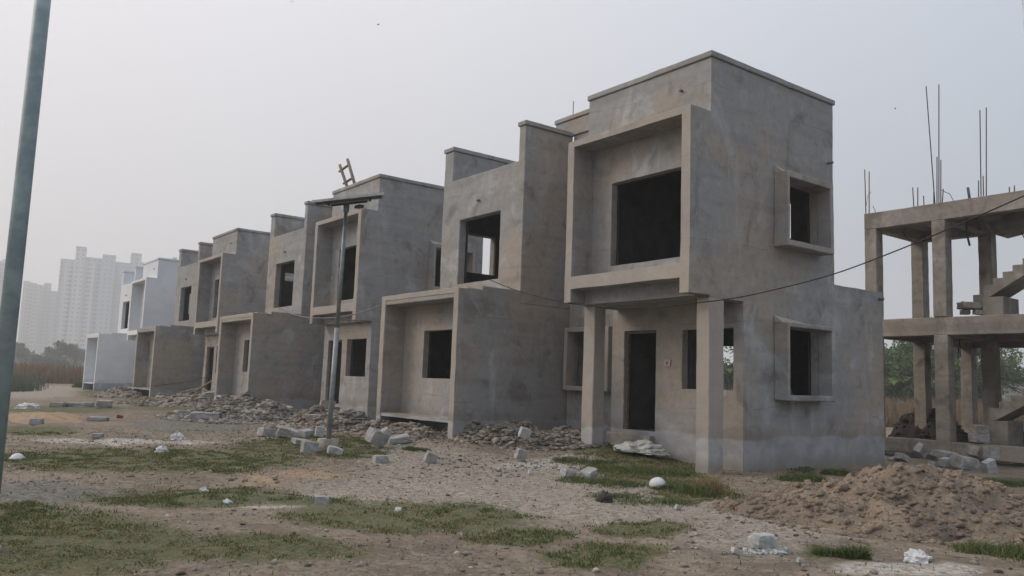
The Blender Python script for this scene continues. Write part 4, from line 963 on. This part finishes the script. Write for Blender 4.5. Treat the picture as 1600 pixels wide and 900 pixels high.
# ------------------------------------------------------------------ far towers
def tower_mat(name, a, b_, fl=3.05, bay=3.3):
    m, nt, b = mat_new(name); N = NB(nt); o = N.obj(); sp = N.sepz(o)
    h = N.math('ADD', sp[0], sp[1]); col = N.math('FRACT', N.math('DIVIDE', h, bay)); row = N.math('FRACT', N.math('DIVIDE', sp[2], fl))
    w = N.math('MULTIPLY', N.math('MULTIPLY', N.rng(col, .28, .30), N.rng(col, .74, .72)), N.math('MULTIPLY', N.rng(row, .30, .33), N.rng(row, .80, .77)))
    alt = N.rng(N.noise(N.scale(N.n('ShaderNodeTexCoord').outputs['Object'], (.09, .09, 0)), 1.0, 1), .47, .53)
    c = N.mix(alt, a, b_); c = N.mix(N.math('MULTIPLY', w, .75), c, (.16, .19, .22)); line = N.rng(row, .07, .03); c = N.mix(N.math('MULTIPLY', line, .4), c, tuple(v*.6 for v in a))
    nt.links.new(c, b.inputs['Base Color']); b.inputs['Roughness'].default_value = .7; return m
TM = tower_mat('tower_facade_white', (.47, .49, .50), (.32, .36, .40)); TM2 = tower_mat('tower_facade_cream', (.46, .45, .42), (.33, .35, .37))
def tower(px0, px1, pyt, dm, label, mat, blocks, depth=24):
    """blocks: (f0,f1,extra height m, forward m) along the front, fractions of the width"""
    ax_, ay_, az = at_d(px0, 560, dm/U); bx_, by_, bz = at_d(px1, 560, dm/U)
    x, y, _ = at_d((px0+px1)/2, 560, dm/U); zt = (at_d((px0+px1)/2, pyt, dm/U)[2]+Z0)*U
    wid = math.hypot(bx_-ax_, by_-ay_)*U
    e = empty('apartment_tower', x, y); e.rotation_euler.z = math.atan2(-(x+X0), y+Y0)
    tag(e, label, 'apartment tower', 'apartment towers on the hazy horizon')
    def bx(name, x0, x1, y0, y1, z0, z1, m_):
        v, f = boxd(((x0+x1)/2, (y0+y1)/2, (z0+z1)/2), (x1-x0, y1-y0, z1-z0)); return link(name, mesh_py(name, v, f), e, m_)
    for i, (f0, f1, eh, fw) in enumerate(blocks):
        x0, x1 = -wid/2+f0*wid+.02, -wid/2+f1*wid-.02
        w_ = bx('wing', x0, x1, -fw, depth, 0, zt+eh, mat)
        nb = max(1, int((x1-x0)/9))
        if i % 2 == 0:
            for k in range(nb):
                cx = x0+(x1-x0)*(k+.5)/nb; bx('bay', cx-1.9, cx+1.9, -fw-1.5, -fw-.02, 0, zt+eh-1.5, mat)
        bx('roof_parapet', x0-.15, x1+.15, -fw-.15, depth+.15, zt+eh+.01, zt+eh+1.1, M['tower_rail'])
M['tower_rail'] = simple('tower_trim', (.46, .48, .49), None, 1, bump=0)
tower(88, 204, 407, 560, 'tallest white apartment tower with two roof turrets, left of the white house', TM,
      [(0, .17, -1, 0), (.17, .29, 8, 3), (.29, .50, 1.5, 0), (.50, .66, 4, 4), (.66, .85, 0, 0), (.85, .98, 7, 3)])
tower(200, 222, 418, 600, 'narrow pale tower peeking out right of the tallest one', TM, [(0, .55, 4, 1), (.55, 1, 0, 0)])
tower(45, 84, 447, 640, 'lower cream apartment tower right of the near lamp post', TM2, [(0, .35, 0, 3), (.35, .6, 2, 0), (.6, 1, -4, 3)])
tower(26, 44, 442, 660, 'slim pale tower behind the near lamp post', TM2, [(0, .5, 1, 2), (.5, 1, 0, 0)])
tower(-45, 8, 408, 600, 'tower cut by the left edge of the view', TM, [(0, .3, 3, 0), (.3, .6, 0, 3), (.6, .8, 2, 0), (.8, 1, 0, 3)])
tower(228, 262, 440, 640, 'low tower hidden behind the white house', TM2, [(0, .5, 0, 2), (.5, 1, 1, 0)])
# pylon mast on the far right horizon
x, y, z = at_d(1520, 600, 70)
# birds
for i, (px, py) in enumerate([(590, 39), (456, 3), (1399, 170)]):
    x, y, z = at_d(px, py, 45+10*i); V = [tuple(q*.6 for q in v_) for v_ in [(0, -.12, 0), (0, .18, .02), (0, 0, .06), (0, 0, -.03), (.42, .02, .10), (-.42, .02, .08), (.2, .10, .09), (-.2, .10, .08)]]
    F = [(0, 2, 4), (2, 6, 4), (2, 1, 6), (0, 5, 2), (2, 5, 7), (2, 7, 1), (0, 3, 2), (3, 1, 2)]
    o = link('bird', mesh_py('bird', V, F), None, M['bird']); o.location = loc_m(x, y, z); o.rotation_euler = (.2, .1, i)
    tag(o, ['tiny bird high in the middle left sky', 'tiny bird at the very top of the sky', 'tiny bird in the right sky beside the nearest house'][i], 'bird', 'birds')

# ------------------------------------------------------------------ haze
hv, hf_ = boxd((-150, 150, 39.5), (1500, 1500, 85)); hz_ = link('haze', mesh_py('haze', hv, hf_)); tag(hz_, 'thin grey haze filling the air', 'haze', kind='stuff')
hm = bpy.data.materials.new('haze_air'); hm.use_nodes = True; hm.node_tree.nodes.clear()
ho = hm.node_tree.nodes.new('ShaderNodeOutputMaterial'); hp = hm.node_tree.nodes.new('ShaderNodeVolumePrincipled')
hp.inputs['Density'].default_value = .0012; hp.inputs['Color'].default_value = (.94, .97, 1, 1); hp.inputs['Anisotropy'].default_value = .2
hm.node_tree.links.new(hp.outputs[0], ho.inputs['Volume']); hz_.data.materials.append(hm)

# ------------------------------------------------------------------ light
SUN_EL, SUN_AZ = R(32), R(226)      # azimuth of the sun measured clockwise from +Y
w = bpy.data.worlds.new('World'); S.world = w; w.use_nodes = True; nt = w.node_tree; nt.nodes.clear()
N = NB(nt); out = N.n('ShaderNodeOutputWorld'); bg = N.n('ShaderNodeBackground'); sky = N.n('ShaderNodeTexSky', sky_type='NISHITA')
sky.sun_disc = False; sky.sun_elevation = SUN_EL; sky.sun_rotation = SUN_AZ; sky.air_density = 1.2; sky.dust_density = 6; sky.ozone_density = 1.5
vd_ = N.n('ShaderNodeVectorMath', operation='DOT_PRODUCT'); N.set(vd_.inputs[0], N.n('ShaderNodeTexCoord').outputs['Generated'])
vd_.inputs[1].default_value = (math.sin(SUN_AZ)*.95, math.cos(SUN_AZ)*.95, .3)
f_ = N.rng(vd_.outputs['Value'], -.75, .95)
ov_ = N.mix(f_, (3.9, 4.45, 5.2), (7.15, 6.85, 6.95))
zz_ = N.math('ADD', N.math('MULTIPLY', N.math('MAXIMUM', N.sepz(N.n('ShaderNodeTexCoord').outputs['Generated'])[2], 0.), .95), .70)
cm_ = N.n('ShaderNodeCombineColor'); [N.set(cm_.inputs[k_], zz_) for k_ in range(3)]
c = N.mix(.88, sky.outputs[0], N.mix(1., ov_, cm_.outputs[0], 'MULTIPLY'))
nt.links.new(c, bg.inputs[0]); bg.inputs[1].default_value = .124; nt.links.new(bg.outputs[0], out.inputs[0])
sd = bpy.data.lights.new('sun', 'SUN'); sd.energy = 1.55; sd.angle = R(25); sd.color = (1, .86, .72)
so = bpy.data.objects.new('sun', sd); COL.objects.link(so)
dv = Vector((math.sin(SUN_AZ)*math.cos(SUN_EL), math.cos(SUN_AZ)*math.cos(SUN_EL), math.sin(SUN_EL)))
so.rotation_euler = dv.to_track_quat('Z', 'Y').to_euler(); so.location = (0, -20, 30)

# ------------------------------------------------------------------ camera
cd = bpy.data.cameras.new('camera'); cam = bpy.data.objects.new('camera', cd); COL.objects.link(cam); S.camera = cam
cd.sensor_width = 36; cd.lens = 36*FPX/1600; cd.clip_start = .1; cd.clip_end = 6000
mt = Matrix(((CR[0], CU[0], -CW[0]), (CR[1], CU[1], -CW[1]), (CR[2], CU[2], -CW[2]))).to_4x4()
mt.translation = Vector((-X0*U, -Y0*U, Z0*U)); cam.matrix_world = mt
S.view_settings.view_transform = 'Standard'; S.view_settings.look = 'None'; S.view_settings.exposure = 0; S.view_settings.gamma = 1
S.cycles.use_denoising = True; S.cycles.max_bounces = 6; S.cycles.volume_bounces = 3
S.render.engine = 'CYCLES'
